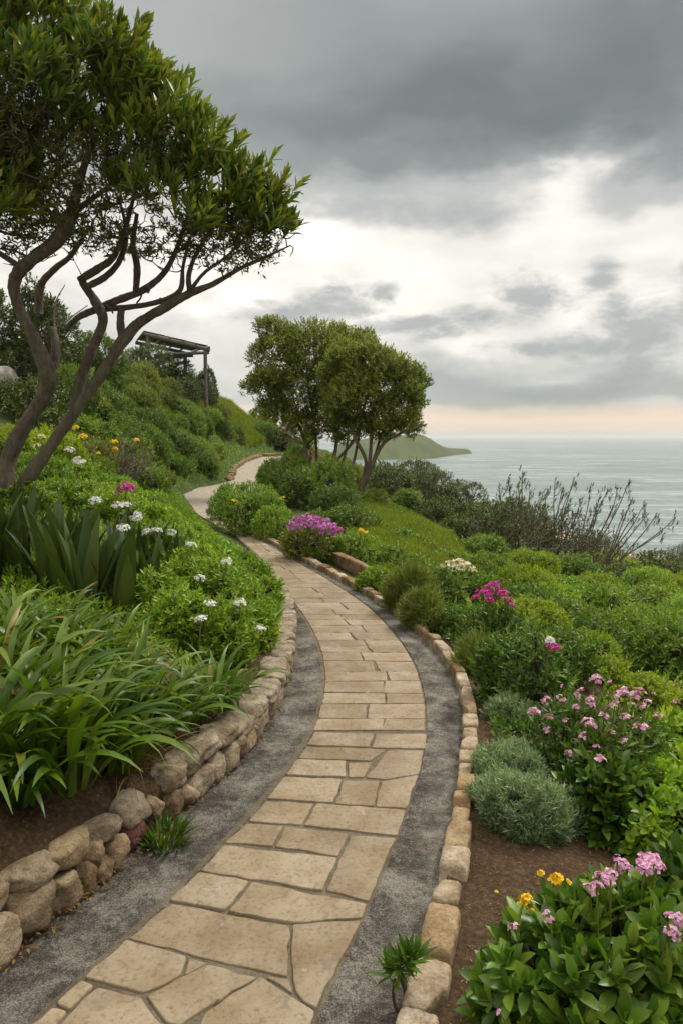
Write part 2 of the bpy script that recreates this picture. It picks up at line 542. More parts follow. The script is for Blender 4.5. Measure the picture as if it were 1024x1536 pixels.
def flag_mat():
    m, t, b = new_mat('sandstone_flags')
    geo = t.new('ShaderNodeNewGeometry')
    pos = geo.outputs['Position']
    n1 = t.noise(pos, 3.2, 6, .62)
    n2 = t.noise(pos, 45, 8, .72)
    n3 = t.noise(pos, 11, 5, .6, .6)
    c = t.ramp(geo.outputs['Random Per Island'], [(0, (0.234, 0.184, 0.119)), (.35, (0.258, 0.205, 0.135)), (.7, (0.275, 0.221, 0.148)), (1, (0.303, 0.250, 0.172))])
    hs = t.new('ShaderNodeHueSaturation')
    t.l.new(c, hs.inputs['Color'])
    t.l.new(t.m('ADD', .78, t.m('MULTIPLY', t.noise(geo.outputs['Position'], 1.1, 3), .42)), hs.inputs['Value'])
    hs.inputs['Saturation'].default_value = .96
    c = hs.outputs[0]
    c = t.mix(t.ramp(n1, [(.38, (0, 0, 0)), (.60, (.9, .9, .9))]), c, t.mix(1.0, c, (.72, .65, .55), 'MULTIPLY'))
    n5 = t.noise(pos, 7.5, 7, .75, .8)
    c = t.mix(t.ramp(n5, [(.60, (0, 0, 0)), (.68, (.55, .55, .55))]), c, (.10, .10, .055))
    c = t.mix(t.ramp(n5, [(.32, (.45, .45, .45)), (.40, (0, 0, 0))]), c, (.40, .35, .27))
    c = t.mix(t.ramp(n2, [(.30, (.85, .85, .85)), (.50, (0, 0, 0))]), c, t.mix(1.0, c, (.42, .38, .33), 'MULTIPLY'))
    c = t.mix(t.ramp(n3, [(.58, (0, 0, 0)), (.70, (.6, .6, .6))]), c, (.13, .105, .075))
    t.l.new(c, b.inputs['Base Color'])
    b.inputs['Roughness'].default_value = .78
    b.inputs['Specular IOR Level'].default_value = .3
    bp = t.new('ShaderNodeBump')
    bp.inputs['Strength'].default_value = .55
    bp.inputs['Distance'].default_value = .012
    t.l.new(t.m('ADD', t.m('MULTIPLY', n2, .6), n3), bp.inputs['Height'])
    t.l.new(bp.outputs[0], b.inputs['Normal'])
    return m
M['flag'] = flag_mat()

def concrete_mat(name, lo, midc, hi, grime=.8):
    m, t, b = new_mat(name)
    geo = t.new('ShaderNodeNewGeometry')
    pos = geo.outputs['Position']
    n1 = t.noise(pos, 3.4, 7, .68, .4)
    n2 = t.noise(pos, 130, 6, .8)
    n3 = t.noise(pos, 26, 5, .7)
    blend = t.m('ADD', t.m('MULTIPLY', n1, 1.0), t.m('ADD', t.m('MULTIPLY', t.m('SUBTRACT', n2, .5), 1.5), t.m('MULTIPLY', t.m('SUBTRACT', n3, .5), .5)))
    c = t.ramp(blend, [(.34, lo), (.5, midc), (.67, hi)])
    t.l.new(c, b.inputs['Base Color'])
    b.inputs['Roughness'].default_value = .9
    b.inputs['Specular IOR Level'].default_value = .2
    bp = t.new('ShaderNodeBump')
    bp.inputs['Strength'].default_value = .8
    bp.inputs['Distance'].default_value = .012
    t.l.new(t.m('ADD', n2, n3), bp.inputs['Height'])
    t.l.new(bp.outputs[0], b.inputs['Normal'])
    return m
M['gutter'] = concrete_mat('exposed_aggregate', (.034, .030, .025), (.092, .083, .069), (.225, .207, .175))
M['mortar'] = concrete_mat('mortar', (.09, .07, .047), (.135, .108, .076), (.18, .15, .105))
M['pathfar'] = concrete_mat('pale_concrete', (0.225, 0.195, 0.150), (0.285, 0.247, 0.195), (0.338, 0.300, 0.247))

def stone_mat(name, cols, dirt=(.07, .055, .035)):
    m, t, b = new_mat(name)
    oi = t.new('ShaderNodeObjectInfo')
    geo = t.new('ShaderNodeNewGeometry')
    pos = geo.outputs['Position']
    n1 = t.noise(pos, 7, 6, .6, .4)
    n2 = t.noise(pos, 60, 6, .7)
    n3 = t.noise(pos, 18, 6, .65)
    k = len(cols)
    c = t.ramp(oi.outputs['Random'], [(i / (k - 1), cols[i]) for i in range(k)])
    c = t.mix(t.ramp(n1, [(.36, (0, 0, 0)), (.60, (1, 1, 1))]), c, t.mix(1.0, c, (.52, .46, .40), 'MULTIPLY'))
    c = t.mix(t.ramp(n2, [(.32, (.8, .8, .8)), (.52, (0, 0, 0))]), c, t.mix(1.0, c, (.5, .45, .38), 'MULTIPLY'))
    c = t.mix(t.ramp(n3, [(.58, (0, 0, 0)), (.70, (.7, .7, .7))]), c, dirt)
    n4 = t.noise(pos, 27, 7, .75, 1.0)
    c = t.mix(t.ramp(n4, [(.58, (0, 0, 0)), (.66, (.6, .6, .6))]), c, (.36, .33, .25))
    c = t.mix(t.ramp(n4, [(.30, (.7, .7, .7)), (.38, (0, 0, 0))]), c, (.10, .06, .03))
    t.l.new(c, b.inputs['Base Color'])
    b.inputs['Roughness'].default_value = .85
    b.inputs['Specular IOR Level'].default_value = .25
    bp = t.new('ShaderNodeBump')
    bp.inputs['Strength'].default_value = .9
    bp.inputs['Distance'].default_value = .025
    t.l.new(t.m('ADD', t.m('MULTIPLY', n2, .5), n3), bp.inputs['Height'])
    t.l.new(bp.outputs[0], b.inputs['Normal'])
    return m
M['wallstone'] = stone_mat('wall_stone', [(0.241, 0.181, 0.116), (0.361, 0.261, 0.156), (0.332, 0.276, 0.205), (0.421, 0.321, 0.191), (0.401, 0.346, 0.266)])
M['capstone'] = stone_mat('cap_stone', [(0.315, 0.267, 0.190), (0.372, 0.315, 0.220), (0.343, 0.300, 0.233), (0.400, 0.347, 0.252)])
M['kerbstone'] = stone_mat('kerb_stone', [(0.391, 0.304, 0.184), (0.359, 0.250, 0.130), (0.478, 0.391, 0.271), (0.455, 0.374, 0.261), (0.522, 0.445, 0.336)], (0.173, 0.119, 0.065))
M['kerbfar'] = stone_mat('ochre_kerb', [(0.256, 0.160, 0.072), (0.304, 0.208, 0.104), (0.336, 0.256, 0.144)])
M['pinkstone'] = stone_mat('stained_stone', [(.21, .085, .085), (.24, .09, .09)], (.16, .08, .05))
M['boulder'] = stone_mat('pale_boulder', [(.5, .48, .45), (.55, .53, .5)], (.35, .33, .3))
M['rock'] = stone_mat('cliff_rock', [(.17, .125, .09), (.2, .15, .11)])

# ------------------------------------------------------------------ path plan: four edges as functions of y
def curve_y(pix, ext=None):
    pts = []
    for p in pix:
        pts.append(G(p[0], p[1]) if len(p) == 2 else W(*p))
    pts = np.array(pts)
    o = np.argsort(pts[:, 1])
    pts = pts[o]
    yy = np.linspace(0.4, 52, 2600)
    xx = np.interp(yy, pts[:, 1], pts[:, 0])
    s0 = (pts[1, 0] - pts[0, 0]) / (pts[1, 1] - pts[0, 1])
    xx = np.where(yy < pts[0, 1], pts[0, 0] + s0 * (yy - pts[0, 1]), xx)
    # light smoothing, wider further away
    for _ in range(6):
        k = np.array([.25, .5, .25])
        for w in (3, 6):
            pad = np.concatenate([np.full(w, xx[0]), xx, np.full(w, xx[-1])])
            xx = np.where(np.arange(len(yy)) < 20, xx, .25 * pad[:-2 * w] + .5 * xx + .25 * pad[2 * w:])
    return lambda y: np.interp(y, yy, xx)

FARL = [(300, 731), (350, 722, 35), (355, 705, 39), (370, 693, 43), (392, 686, 48), (440, 683, 51)]
FARR = [(312, 760), (340, 750), (380, 736), (390, 715, 36), (392, 700, 41), (415, 688, 46), (450, 682, 52)]
xA = curve_y([(-80, 1522), (0, 1452), (30, 1430), (60, 1402), (105, 1370), (150, 1325), (180, 1300), (208, 1284), (262, 1226), (305, 1192), (350, 1160),
              (381, 1120), (411, 1078), (425, 1053), (434, 1030), (441, 1000), (443, 975), (442, 950), (438, 930), (434, 915), (422, 890),
              (408, 868), (385, 835), (350, 803), (305, 778), (280, 762), (264, 747)] + FARL)
xB = curve_y([(50, 1536), (200, 1400), (330, 1272), (400, 1195), (450, 1130), (478, 1080), (488, 1020), (482, 975), (465, 938), (444, 908), (426, 886),
              (412, 866), (388, 834), (353, 802), (308, 777), (282, 761), (266, 746)] + FARL)
xC = curve_y([(473, 1536), (541, 1390), (590, 1275), (625, 1180), (640, 1105), (638, 1050), (625, 1000), (600, 960), (570, 926), (545, 904),
              (510, 881), (478, 861), (440, 840), (400, 816), (360, 795), (330, 779), (316, 768)] + FARR)
xD = curve_y([(600, 1536), (642, 1400), (655, 1330), (680, 1220), (691, 1135), (695, 1080), (682, 1022), (660, 985), (630, 955), (598, 928), (560, 901),
              (520, 877), (482, 857), (443, 837), (403, 814), (363, 793), (333, 777), (319, 766)] + FARR)

def zp(y):
    return np.interp(y, [33, 36, 39, 43, 48, 54], [0, .17, .43, .70, .87, .95])

# ------------------------------------------------------------------ terrain heights either side
def warp(x, y):
    y = np.maximum(y, -1.5)
    return np.stack([x / (y + 3.0) * 3.0, np.log(y + 3.0) * 2.0], -1)

class RBF:
    def __init__(self, pts):
        p = np.array(pts, float)
        q = warp(p[:, 0], p[:, 1])
        n = len(p)
        K = np.linalg.norm(q[:, None] - q[None], axis=-1)
        A = np.zeros((n + 3, n + 3))
        A[:n, :n] = K + np.eye(n) * -0.004
        A[:n, n] = 1
        A[:n, n + 1:] = q
        A[n, :n] = 1
        A[n + 1:, :n] = q.T
        self.w = np.linalg.solve(A, np.concatenate([p[:, 2], [0, 0, 0]]))
        self.q, self.n = q, n
    def __call__(self, x, y):
        q = warp(np.asarray(x, float), np.asarray(y, float))
        sh = q.shape[:-1]
        q = q.reshape(-1, 2)
        out = np.empty(len(q))
        for i in range(0, len(q), 20000):
            s = q[i:i + 20000]
            K = np.linalg.norm(s[:, None] - self.q[None], axis=-1)
            out[i:i + 20000] = K @ self.w[:self.n] + self.w[self.n] + s @ self.w[self.n + 1:]
        return out.reshape(sh)

WALL_H = 0.235
lp, rp = [], []
for y in [1, 1.8, 2.5, 3, 3.5, 4, 4.6, 5.2, 6, 7, 8, 9]:
    lp.append((float(xA(y)) - .10, y, WALL_H - .02))
    lp.append((float(xA(y)) - .45, y, WALL_H + .07))
for y in [10.5, 12, 14, 17, 20, 24, 28, 32, 36, 40, 44, 48, 53]:
    lp.append((float(xA(y)) - .1, y, float(zp(y)) + (.16 if y < 13 else .05)))
for y in [1, 1.8, 2.5, 3, 3.5, 4, 4.6, 5.2, 6, 7, 8, 9, 10.5, 12, 14, 17, 20, 24, 28, 32, 36, 40, 44, 48, 53]:
    rp.append((float(xD(y)) + .1, y, float(zp(y)) + .035))
for (px, py, z) in [(0, 1230, .45), (100, 1150, .47), (200, 1050, .46), (0, 1000, .74), (100, 900, .78), (0, 850, .95), (250, 890, .58), (200, 800, .80), (300, 830, .42), (-200, 1100, .8), (-200, 900, 1.1)]:
    lp.append(tuple(G(px, py, z)))
for (px, py, d) in [(0, 760, 8.8), (-150, 740, 9), (100, 765, 12), (200, 745, 16), (270, 735, 23), (200, 690, 20), (100, 670, 16), (0, 645, 14), (50, 605, 18), (150, 565, 28), (140, 620, 21),
                    (250, 570, 46), (300, 590, 50), (340, 606, 55), (372, 622, 60), (415, 645, 66), (300, 690, 35), (262, 712, 31), (345, 690, 40), (365, 665, 48), (395, 660, 58), (300, 640, 41), (340, 650, 46), (250, 690, 29), (250, 630, 37), (200, 640, 27), (200, 600, 33), (200, 560, 40), (375, 645, 54), (-100, 560, 20), (-300, 480, 28), (60, 530, 28)]:
    lp.append(tuple(W(px, py, d)))
for (x, y, z) in [(-40, 40, 7), (-20, 52, 6.4), (-16, 62, 4.6), (-4, 78, 0.5), (-60, 60, 6), (-60, 120, -12), (-10, 110, -12), (-10, 160, -26), (-120, 160, -20), (-100, 260, -30), (0, 260, -34), (-12, 1, 1.5), (-12, 6, 2.2)]:
    lp.append((x, y, z))
for (px, py, z) in [(750, 1300, .06), (900, 1500, .0), (800, 1150, .02), (900, 1250, -.05), (1020, 1300, -.2), (760, 1050, -.02), (1000, 1130, -.6), (900, 1080, -.35), (640, 900, .02), (720, 950, -.15), (820, 980, -.7), (960, 1010, -1.15), (720, 880, -.6)]:
    rp.append(tuple(G(px, py, z)))
for (px, py, d) in [(1000, 960, 13), (880, 930, 13.5), (780, 880, 14.5), (900, 890, 19), (1020, 910, 19), (800, 850, 21), (560, 860, 13.5), (600, 830, 15.5), (640, 850, 14.5), (690, 850, 15.5), (500, 800, 17.5), (560, 790, 18.5), (620, 785, 19), (660, 812, 17.5), (540, 752, 24), (480, 752, 24), (440, 750, 25), (420, 720, 33), (440, 700, 40),
                    (590, 765, 24), (640, 790, 24.5), (700, 835, 22), (720, 820, 27), (690, 800, 32), (640, 760, 38), (600, 735, 42), (560, 715, 45), (680, 760, 48), (740, 775, 50), (830, 855, 27), (900, 865, 28), (960, 880, 30), (780, 800, 45), (700, 765, 65), (1020, 880, 40), (980, 870, 45)]:
    rp.append(tuple(W(px, py, d)))
for (px, py, d) in [(985, 832, 150), (900, 838, 145), (1060, 850, 130), (1200, 900, 105), (800, 790, 190), (900, 870, 80), (1000, 890, 75), (800, 810, 80), (1400, 950, 60)]:
    rp.append(tuple(W(px, py, d)))
for (px, py, d) in [(415, 645, 66), (440, 655, 66), (470, 668, 62), (430, 684, 54), (460, 690, 50)]:
    rp.append(tuple(W(px, py, d)))
for (x, y, z) in [(0, 70, -1.5), (6, 85, -4), (10, 110, -14), (0, 110, -12), (0, 160, -25), (40, 260, -32), (0, 260, -34), (120, 160, -30), (200, 260, -34), (12, 1, -1.2), (14, 8, -2.5), (30, 12, -6), (40, 30, -11)]:
    rp.append((x, y, z))
for y in (-1.2, -.3, .5, 1.2, 2.0):
    e_ = float(xD(max(y, .5)))
    for (dx_, z) in ((.5, .05), (1.3, .06), (2.4, .02), (4.5, -.25)):
        rp.append((e_ + dx_, y, z))
    e_ = float(xA(max(y, .5)))
    for (dx_, z) in ((.9, .36), (2.2, .6), (5, 1.0)):
        lp.append((e_ - dx_, y, z))
for (x, y, z) in ((1.6, 2.6, .06), (2.4, 2.6, .04), (3.4, 3.0, -.05)):
    rp.append((x, y, z))
HL, HR = RBF(lp), RBF(rp)

def H(x, y):
    x = np.asarray(x, float)
    y = np.asarray(y, float)
    a, d = xA(y), xD(y)
    l, r_, p = HL(x, y), HR(x, y), zp(y) - .03
    end = y > 53
    # past the far end of the path the two sides simply meet
    mid_ = (a + d) / 2
    z = np.where(x < a - .06, l, np.where(x > d + .03, r_, p))
    k = np.clip((x - (mid_ - 2)) / 4.0, 0, 1)
    z = np.where(end, l * (1 - k) + r_ * k, z)
    return z

_D = 1.2 * np.power(160 / 1.2, np.linspace(0, 1, 1500))
def T(px, py):
    """where the line of sight through photo pixel (px, py) meets the ground"""
    r = ray(px, py)
    p = np.array([0, 0, EYE]) + _D[:, None] * r
    below = p[:, 2] <= H(p[:, 0], p[:, 1])
    i = int(np.argmax(below)) if below.any() else len(_D) - 1
    q = p[i].copy()
    q[2] = float(H(q[0], q[1]))
    return q

def pix(p):
    p = np.asarray(p) - np.array([0, 0, EYE])
    d = p[..., 1] * CP - p[..., 2] * SP
    v = p[..., 1] * SP + p[..., 2] * CP
    return CX + F * p[..., 0] / d, CY - F * v / d, d

# terrain mesh
ys = np.concatenate([np.linspace(.3, 1.2, 10)[:-1], 1.2 * np.power(270 / 1.2, np.linspace(0, 1, 470))])
us = np.concatenate([np.linspace(-3, -1.05, 30)[:-1], np.linspace(-1.05, 1.05, 430), np.linspace(1.05, 3, 30)[1:]])
UU, YY = np.meshgrid(us, ys)
XX = UU * (YY + .6)
ZZ = H(XX, YY)
hold = np.array([mnoise.fractal(Vector((x * .9, y * .9, 0)), 1.0, 2.0, 4) for x, y in zip(XX.ravel(), YY.ravel())]).reshape(XX.shape)
offp = np.minimum(np.abs(XX - xA(YY)), np.abs(XX - xD(YY)))
inside = (XX > xA(YY) - .1) & (XX < xD(YY) + .1)
amp = np.where(inside, 0, np.clip(offp * .5, 0, 1)) * np.clip(.03 + YY * .006, 0, .5)
ZZ = ZZ + hold * amp
ny_, nx_ = XX.shape
Vt = np.stack([XX, YY, ZZ], -1).reshape(-1, 3)
ii = np.arange(ny_ * nx_).reshape(ny_, nx_)
Ft = np.stack([ii[:-1, :-1], ii[:-1, 1:], ii[1:, 1:], ii[1:, :-1]], -1).reshape(-1, 4)
tag(link('terrain', mesh_np('terrain', Vt, Ft, M['ground'])), kind='structure')

# ------------------------------------------------------------------ sea
def sea_mat():
    m, t, b = new_mat('sea_water')
    geo = t.new('ShaderNodeNewGeometry')
    pos = geo.outputs['Position']
    mp = t.new('ShaderNodeMapping')
    mp.inputs['Scale'].default_value = (.35, 1, 1)
    t.l.new(pos, mp.inputs[0])
    n1 = t.noise(mp.outputs[0], .16, 8, .65)
    n2 = t.noise(mp.outputs[0], .006, 5, .6)
    n3 = t.noise(mp.outputs[0], .035, 6, .6)
    c = t.ramp(n2, [(.35, (.07, .115, .11)), (.65, (.15, .21, .20))])
    foam = t.m('MULTIPLY', t.ramp(t.m('ADD', t.m('MULTIPLY', n1, .6), t.m('MULTIPLY', n3, .4)), [(.50, (0, 0, 0)), (.62, (1, 1, 1))]), .6)
    c = t.mix(foam, c, (.42, .47, .46))
    t.l.new(c, b.inputs['Base Color'])
    b.inputs['Roughness'].default_value = .22
    b.inputs['IOR'].default_value = 1.33
    bp = t.new('ShaderNodeBump')
    bp.inputs['Strength'].default_value = 1.0
    bp.inputs['Distance'].default_value = 1.1
    t.l.new(t.m('ADD', n1, t.m('MULTIPLY', n3, 1.5)), bp.inputs['Height'])
    t.l.new(bp.outputs[0], b.inputs['Normal'])
    return m
M['sea'] = sea_mat()
SEA = -22.0
sy = np.array([40, 80, 120, 160, 220, 300, 420, 600, 900, 1400, 2200, 3500, 6000, 12000, 24000])
sx = np.linspace(-1.6, 1.6, 25)
SX, SY = np.meshgrid(sx, sy)
Vs = np.stack([SX * (SY + 60), SY, np.full(SX.shape, SEA)], -1).reshape(-1, 3)
ii = np.arange(SX.size).reshape(SX.shape)
tag(link('sea', mesh_np('sea', Vs, np.stack([ii[:-1, :-1], ii[:-1, 1:], ii[1:, 1:], ii[1:, :-1]], -1).reshape(-1, 4), M['sea'])), kind='structure')

# headland far across the bay
def headland_mat():
    m, t, b = new_mat('headland_turf')
    geo = t.new('ShaderNodeNewGeometry')
    n1 = t.noise(geo.outputs['Position'], .05, 6, .65)
    sp = t.new('ShaderNodeSeparateXYZ')
    t.l.new(geo.outputs['Normal'], sp.inputs[0])
    n2 = t.noise(geo.outputs['Position'], .25, 5, .7)
    c = t.ramp(n1, [(.3, (.05, .068, .028)), (.6, (.085, .105, .04)), (.8, (.12, .13, .06))])
    c = t.mix(t.m('MULTIPLY', t.m('SUBTRACT', t.m('ADD', .42, t.m('MULTIPLY', n2, .25)), sp.outputs[2]), 4.0, clamp=True), c, (.10, .08, .065))
    t.l.new(c, b.inputs['Base Color'])
    b.inputs['Roughness'].default_value = 1.0
    b.inputs['Specular IOR Level'].default_value = 0.1
    return m
M['headland'] = headland_mat()
ridge = spline([list(W(500, 668, 830)), list(W(535, 660, 840)), list(W(568, 655, 855)), list(W(600, 652.5, 880)), list(W(626, 651.5, 900)), list(W(641, 657, 930)), list(W(655, 666, 960)),
                list(W(672, 672, 1000)), list(W(690, 672.5, 1060)), list(W(699, 673, 1090)), list(W(703, 677.3, 1100))], 10)
hv = []
nr, nc = len(ridge), 25
for i, p in enumerate(ridge):
    hgt = p[2] - SEA
    for j in range(nc):
        s = j / (nc - 1) * 2 - 1
        wf, wb = 20 + hgt * 2.6, 20 + hgt * 3.5
        off = s * (wf if s < 0 else wb)
        prf = max(0, math.cos(s * math.pi / 2)) ** .9
        z = SEA - 2 + (hgt + 2) * prf
        q = Vector((p[0] * .02, (p[1] + off) * .02, 3.3))
        z += mnoise.fractal(q, 1.0, 2.0, 5) * 3.0 * prf * min(1, hgt / 20) * (1 - prf * .6)
        x = p[0] + off * .25 * (1 if s < 0 else -1) * -.3
        hv.append((x, p[1] + off, z))
ii = np.arange(nr * nc).reshape(nr, nc)
tag(link('hills', mesh_np('hills', np.array(hv), np.stack([ii[:-1, :-1], ii[1:, :-1], ii[1:, 1:], ii[:-1, 1:]], -1).reshape(-1, 4), M['headland'])), kind='structure')

# ------------------------------------------------------------------ the path: mortar bed, flagstones, gutters
def strip(fa, fb, y0, y1, dz, n=400, cross=6, dish=0.0, skirt=.0):
    yy = y0 + (y1 - y0) * np.linspace(0, 1, n) ** 1.5
    tt = np.linspace(0, 1, cross)
    a, b_ = fa(yy), fb(yy)
    x = a[:, None] * (1 - tt) + b_[:, None] * tt
    z = zp(yy)[:, None] + dz - dish * (1 - (2 * tt - 1) ** 2)[None]
    v = np.stack([x, np.repeat(yy[:, None], cross, 1), z], -1).reshape(-1, 3)
    ii_ = np.arange(n * cross).reshape(n, cross)
    return v, np.stack([ii_[:-1, :-1], ii_[:-1, 1:], ii_[1:, 1:], ii_[1:, :-1]], -1).reshape(-1, 4)

b = Buf()
b.add(*strip(lambda y: xB(y) - .03, lambda y: xC(y) + .03, .5, 19.0, -.004))
tag(link('path_bed', b.mesh('path_bed', M['mortar'])), kind='structure')
b = Buf()
b.add(*strip(lambda y: xB(y) - .03, lambda y: xC(y) + .03, 18.2, 52, 0.0, 200))
tag(link('path_concrete', b.mesh('path_concrete', M['pathfar'])), kind='structure')
b = Buf()
b.add(*strip(lambda y: xA(y) - .12, lambda y: xB(y) + .022, .5, 11.5, -.003, 300, 8, .010))
tag(link('gutter_beside_wall', b.mesh('gutter', M['gutter'])), kind='structure')
b = Buf()
b.add(*strip(lambda y: xC(y) + .005, lambda y: xD(y) + .06, .5, 15.5, .006, 300, 8, .006))
tag(link('gutter_beside_kerb', b.mesh('gutter', M['gutter'])), kind='structure')

flags = [
    [(220, 1495), (312, 1447), (387, 1467), (270, 1540), (250, 1536)],
    [(392, 1467), (473, 1519), (460, 1560), (285, 1560), (308, 1521)],
    [(398, 1466), (434, 1469), (440, 1492)],
    [(439, 1387), (542, 1381), (474, 1515), (443, 1490), (436, 1440)],
    [(193, 1408), (257, 1356), (435, 1391), (432, 1466), (320, 1441)],
    [(126, 1467), (190, 1410), (281, 1436), (272, 1464), (215, 1491)],
    [(284, 1438), (313, 1446), (276, 1466)],
    [(84, 1506), (123, 1471), (142, 1479), (105, 1516)],
    [(85, 1545), (108, 1518), (146, 1481), (212, 1496), (250, 1545)],
    [(40, 1545), (80, 1512), (102, 1518), (80, 1545)],
    [(253, 1352), (298, 1309), (374, 1323), (338, 1367)],
    [(342, 1369), (378, 1325), (550, 1357), (543, 1378), (440, 1386)],
    [(300, 1306), (335, 1268), (506, 1288), (484, 1337)],
    [(526, 1254), (594, 1258), (553, 1353), (489, 1337)],
    [(337, 1265), (370, 1236), (425, 1241), (409, 1270)],
    [(412, 1271), (428, 1241), (523, 1251), (507, 1285)],
    [(372, 1233), (398, 1202), (471, 1206), (453, 1238)],
    [(456, 1239), (475, 1206), (608, 1216), (596, 1254)],
    [(400, 1199), (426, 1166), (513, 1169), (500, 1205)],
    [(502, 1206), (515, 1171), (569, 1172), (561, 1210)],
    [(563, 1211), (572, 1173), (627, 1164), (610, 1213)],
    [(429, 1163), (446, 1140), (519, 1143), (519, 1167)],
    [(522, 1167), (522, 1145), (558, 1144), (546, 1167)],
    [(548, 1167), (582, 1126), (635, 1126), (627, 1162), (578, 1170)],
    [(447, 1138), (459, 1121), (579, 1125), (556, 1142)],
    [(460, 1118), (471, 1099), (561, 1101), (554, 1121)],
    [(557, 1122), (563, 1101), (640, 1101), (637, 1124)],
]
polys = [np.array([G(*p)[:2] for p in f]) for f in flags]
# stones in front of the picture's lower edge
for k, (u0, u1) in enumerate([(0, .3), (.3, .62), (.62, 1)]):
    for (ya, yb) in [(1.55, 2.0), (2.02, 2.45)]:
        sh = .12 * (k % 2)
        polys.append(np.array([(xB(ya) + (xC(ya) - xB(ya)) * u0, ya), (xB(ya) + (xC(ya) - xB(ya)) * u1, ya), (xB(yb - sh) + (xC(yb - sh) - xB(yb - sh)) * u1, yb - sh), (xB(yb - sh) + (xC(yb - sh) - xB(yb - sh)) * u0, yb - sh)]))
y = float(G(550, 1097)[1]) + .012
rs = random.Random(3)
slant = 0.0
while y < 18.9:
    dyy = rs.uniform(.20, .34) * (1 if y < 9 else 1.25)
    cuts = rs.choice([[.5], [.38], [.62], [.3, .7], [.45], [.56], [.66], []]) if y < 13 else rs.choice([[.5], [.4, .75], [.6]])
    s0, slant = slant, rs.uniform(-.05, .05)
    def pt(u, yb, s):
        yq = yb + s * (u - .5)
        xb, xc = float(xB(yq)), float(xC(yq))
        return (xb + (xc - xb) * u, yq)
    ed = [.006] + cuts + [.994]
    for a_, c_ in zip(ed[:-1], ed[1:]):
        k1, k2 = rs.uniform(-.03, .03), rs.uniform(-.03, .03)
        polys.append(np.array([pt(a_ + (.008 if a_ > .01 else 0) + (k1 if a_ > .01 else 0), y, s0), pt(c_ - .004, y, s0), pt(c_ - .004, y + dyy - .008, slant), pt(a_ + (.006 if a_ > .01 else 0), y + dyy - .008, slant)]))
    y += dyy

def slab(poly, z0, rs):
    """irregular flagstone with worn, rounded edges"""
    n = len(poly)
    c = poly.mean(0)
    area = .5 * np.sum(poly[:, 0] * np.roll(poly[:, 1], -1) - poly[:, 1] * np.roll(poly[:, 0], -1))
    if area < 0:
        poly = poly[::-1]
    pts = []
    for i in range(n):
        a_, b_, p_ = poly[i], poly[(i + 1) % n], poly[i - 1]
        l1 = np.linalg.norm(b_ - a_)
        l0 = np.linalg.norm(p_ - a_)
        r_ = min(.013, l1 * .25, l0 * .25)
        d0, d1 = (p_ - a_) / l0, (b_ - a_) / l1
        for t in (0, .5, 1):
            q0, q1 = a_ + d0 * r_, a_ + d1 * r_
            pts.append((1 - t) ** 2 * q0 + 2 * t * (1 - t) * a_ + t * t * q1)
        m_ = max(1, int(l1 / .06))
        nrm = np.array([d1[1], -d1[0]])
        for k in range(1, m_):
            f_ = k / m_
            w_ = math.sin(f_ * math.pi) ** .3
            pts.append(a_ + (b_ - a_) * f_ + nrm * rs.gauss(0, .0042) * w_)
    pts = np.array(pts)
    dirs = c - pts
    dl = np.linalg.norm(dirs, axis=1, keepdims=True)
    dirs = dirs / dl
    tilt = np.array([rs.gauss(0, .006), rs.gauss(0, .006)])
    zt = z0 + rs.gauss(0, .0012)
    rings = []
    for off, dz in ((.002, -.022), (.002, -.004), (.005, -.001), (.010, 0), (None, 0)):
        if off is None:
            r2 = c + (pts - c) * .5
        else:
            r2 = pts + dirs * np.minimum(off, dl * .3)
        zz = zt + dz + (r2 - c) @ tilt
        rings.append(np.column_stack([r2, zz]))
    m_ = len(pts)
    V_ = np.concatenate(rings + [np.array([[c[0], c[1], zt]])])
    f = []
    for k in range(len(rings) - 1):
        for j in range(m_):
            f.append([k * m_ + j, k * m_ + (j + 1) % m_, (k + 1) * m_ + (j + 1) % m_, (k + 1) * m_ + j])
    ctr = len(rings) * m_
    k = (len(rings) - 1) * m_
    for j in range(0, m_ - 1, 2):
        f.append([k + j, k + j + 1, k + (j + 2) % m_, ctr])
    if m_ % 2:
        f.append([k + m_ - 1, k, ctr, ctr])
    return V_, np.array(f)

def clean_quads(b):
    """quads with a doubled last corner become triangles"""
    V_, Fq = np.concatenate(b.v), np.concatenate(b.f)
    me = bpy.data.meshes.new('m')
    me.from_pydata([tuple(v) for v in V_], [], [tuple(f) if f[2] != f[3] else tuple(f[:3]) for f in Fq.tolist()])
    me.polygons.foreach_set('use_smooth', np.ones(len(me.polygons), dtype=bool))
    return me
b = Buf()
rs = random.Random(5)
for p in polys:
    b.add(*slab(p, .007, rs))
me = clean_quads(b)
me.name = 'flagstones'
me.materials.append(M['flag'])
tag(link('path', me), kind='structure')

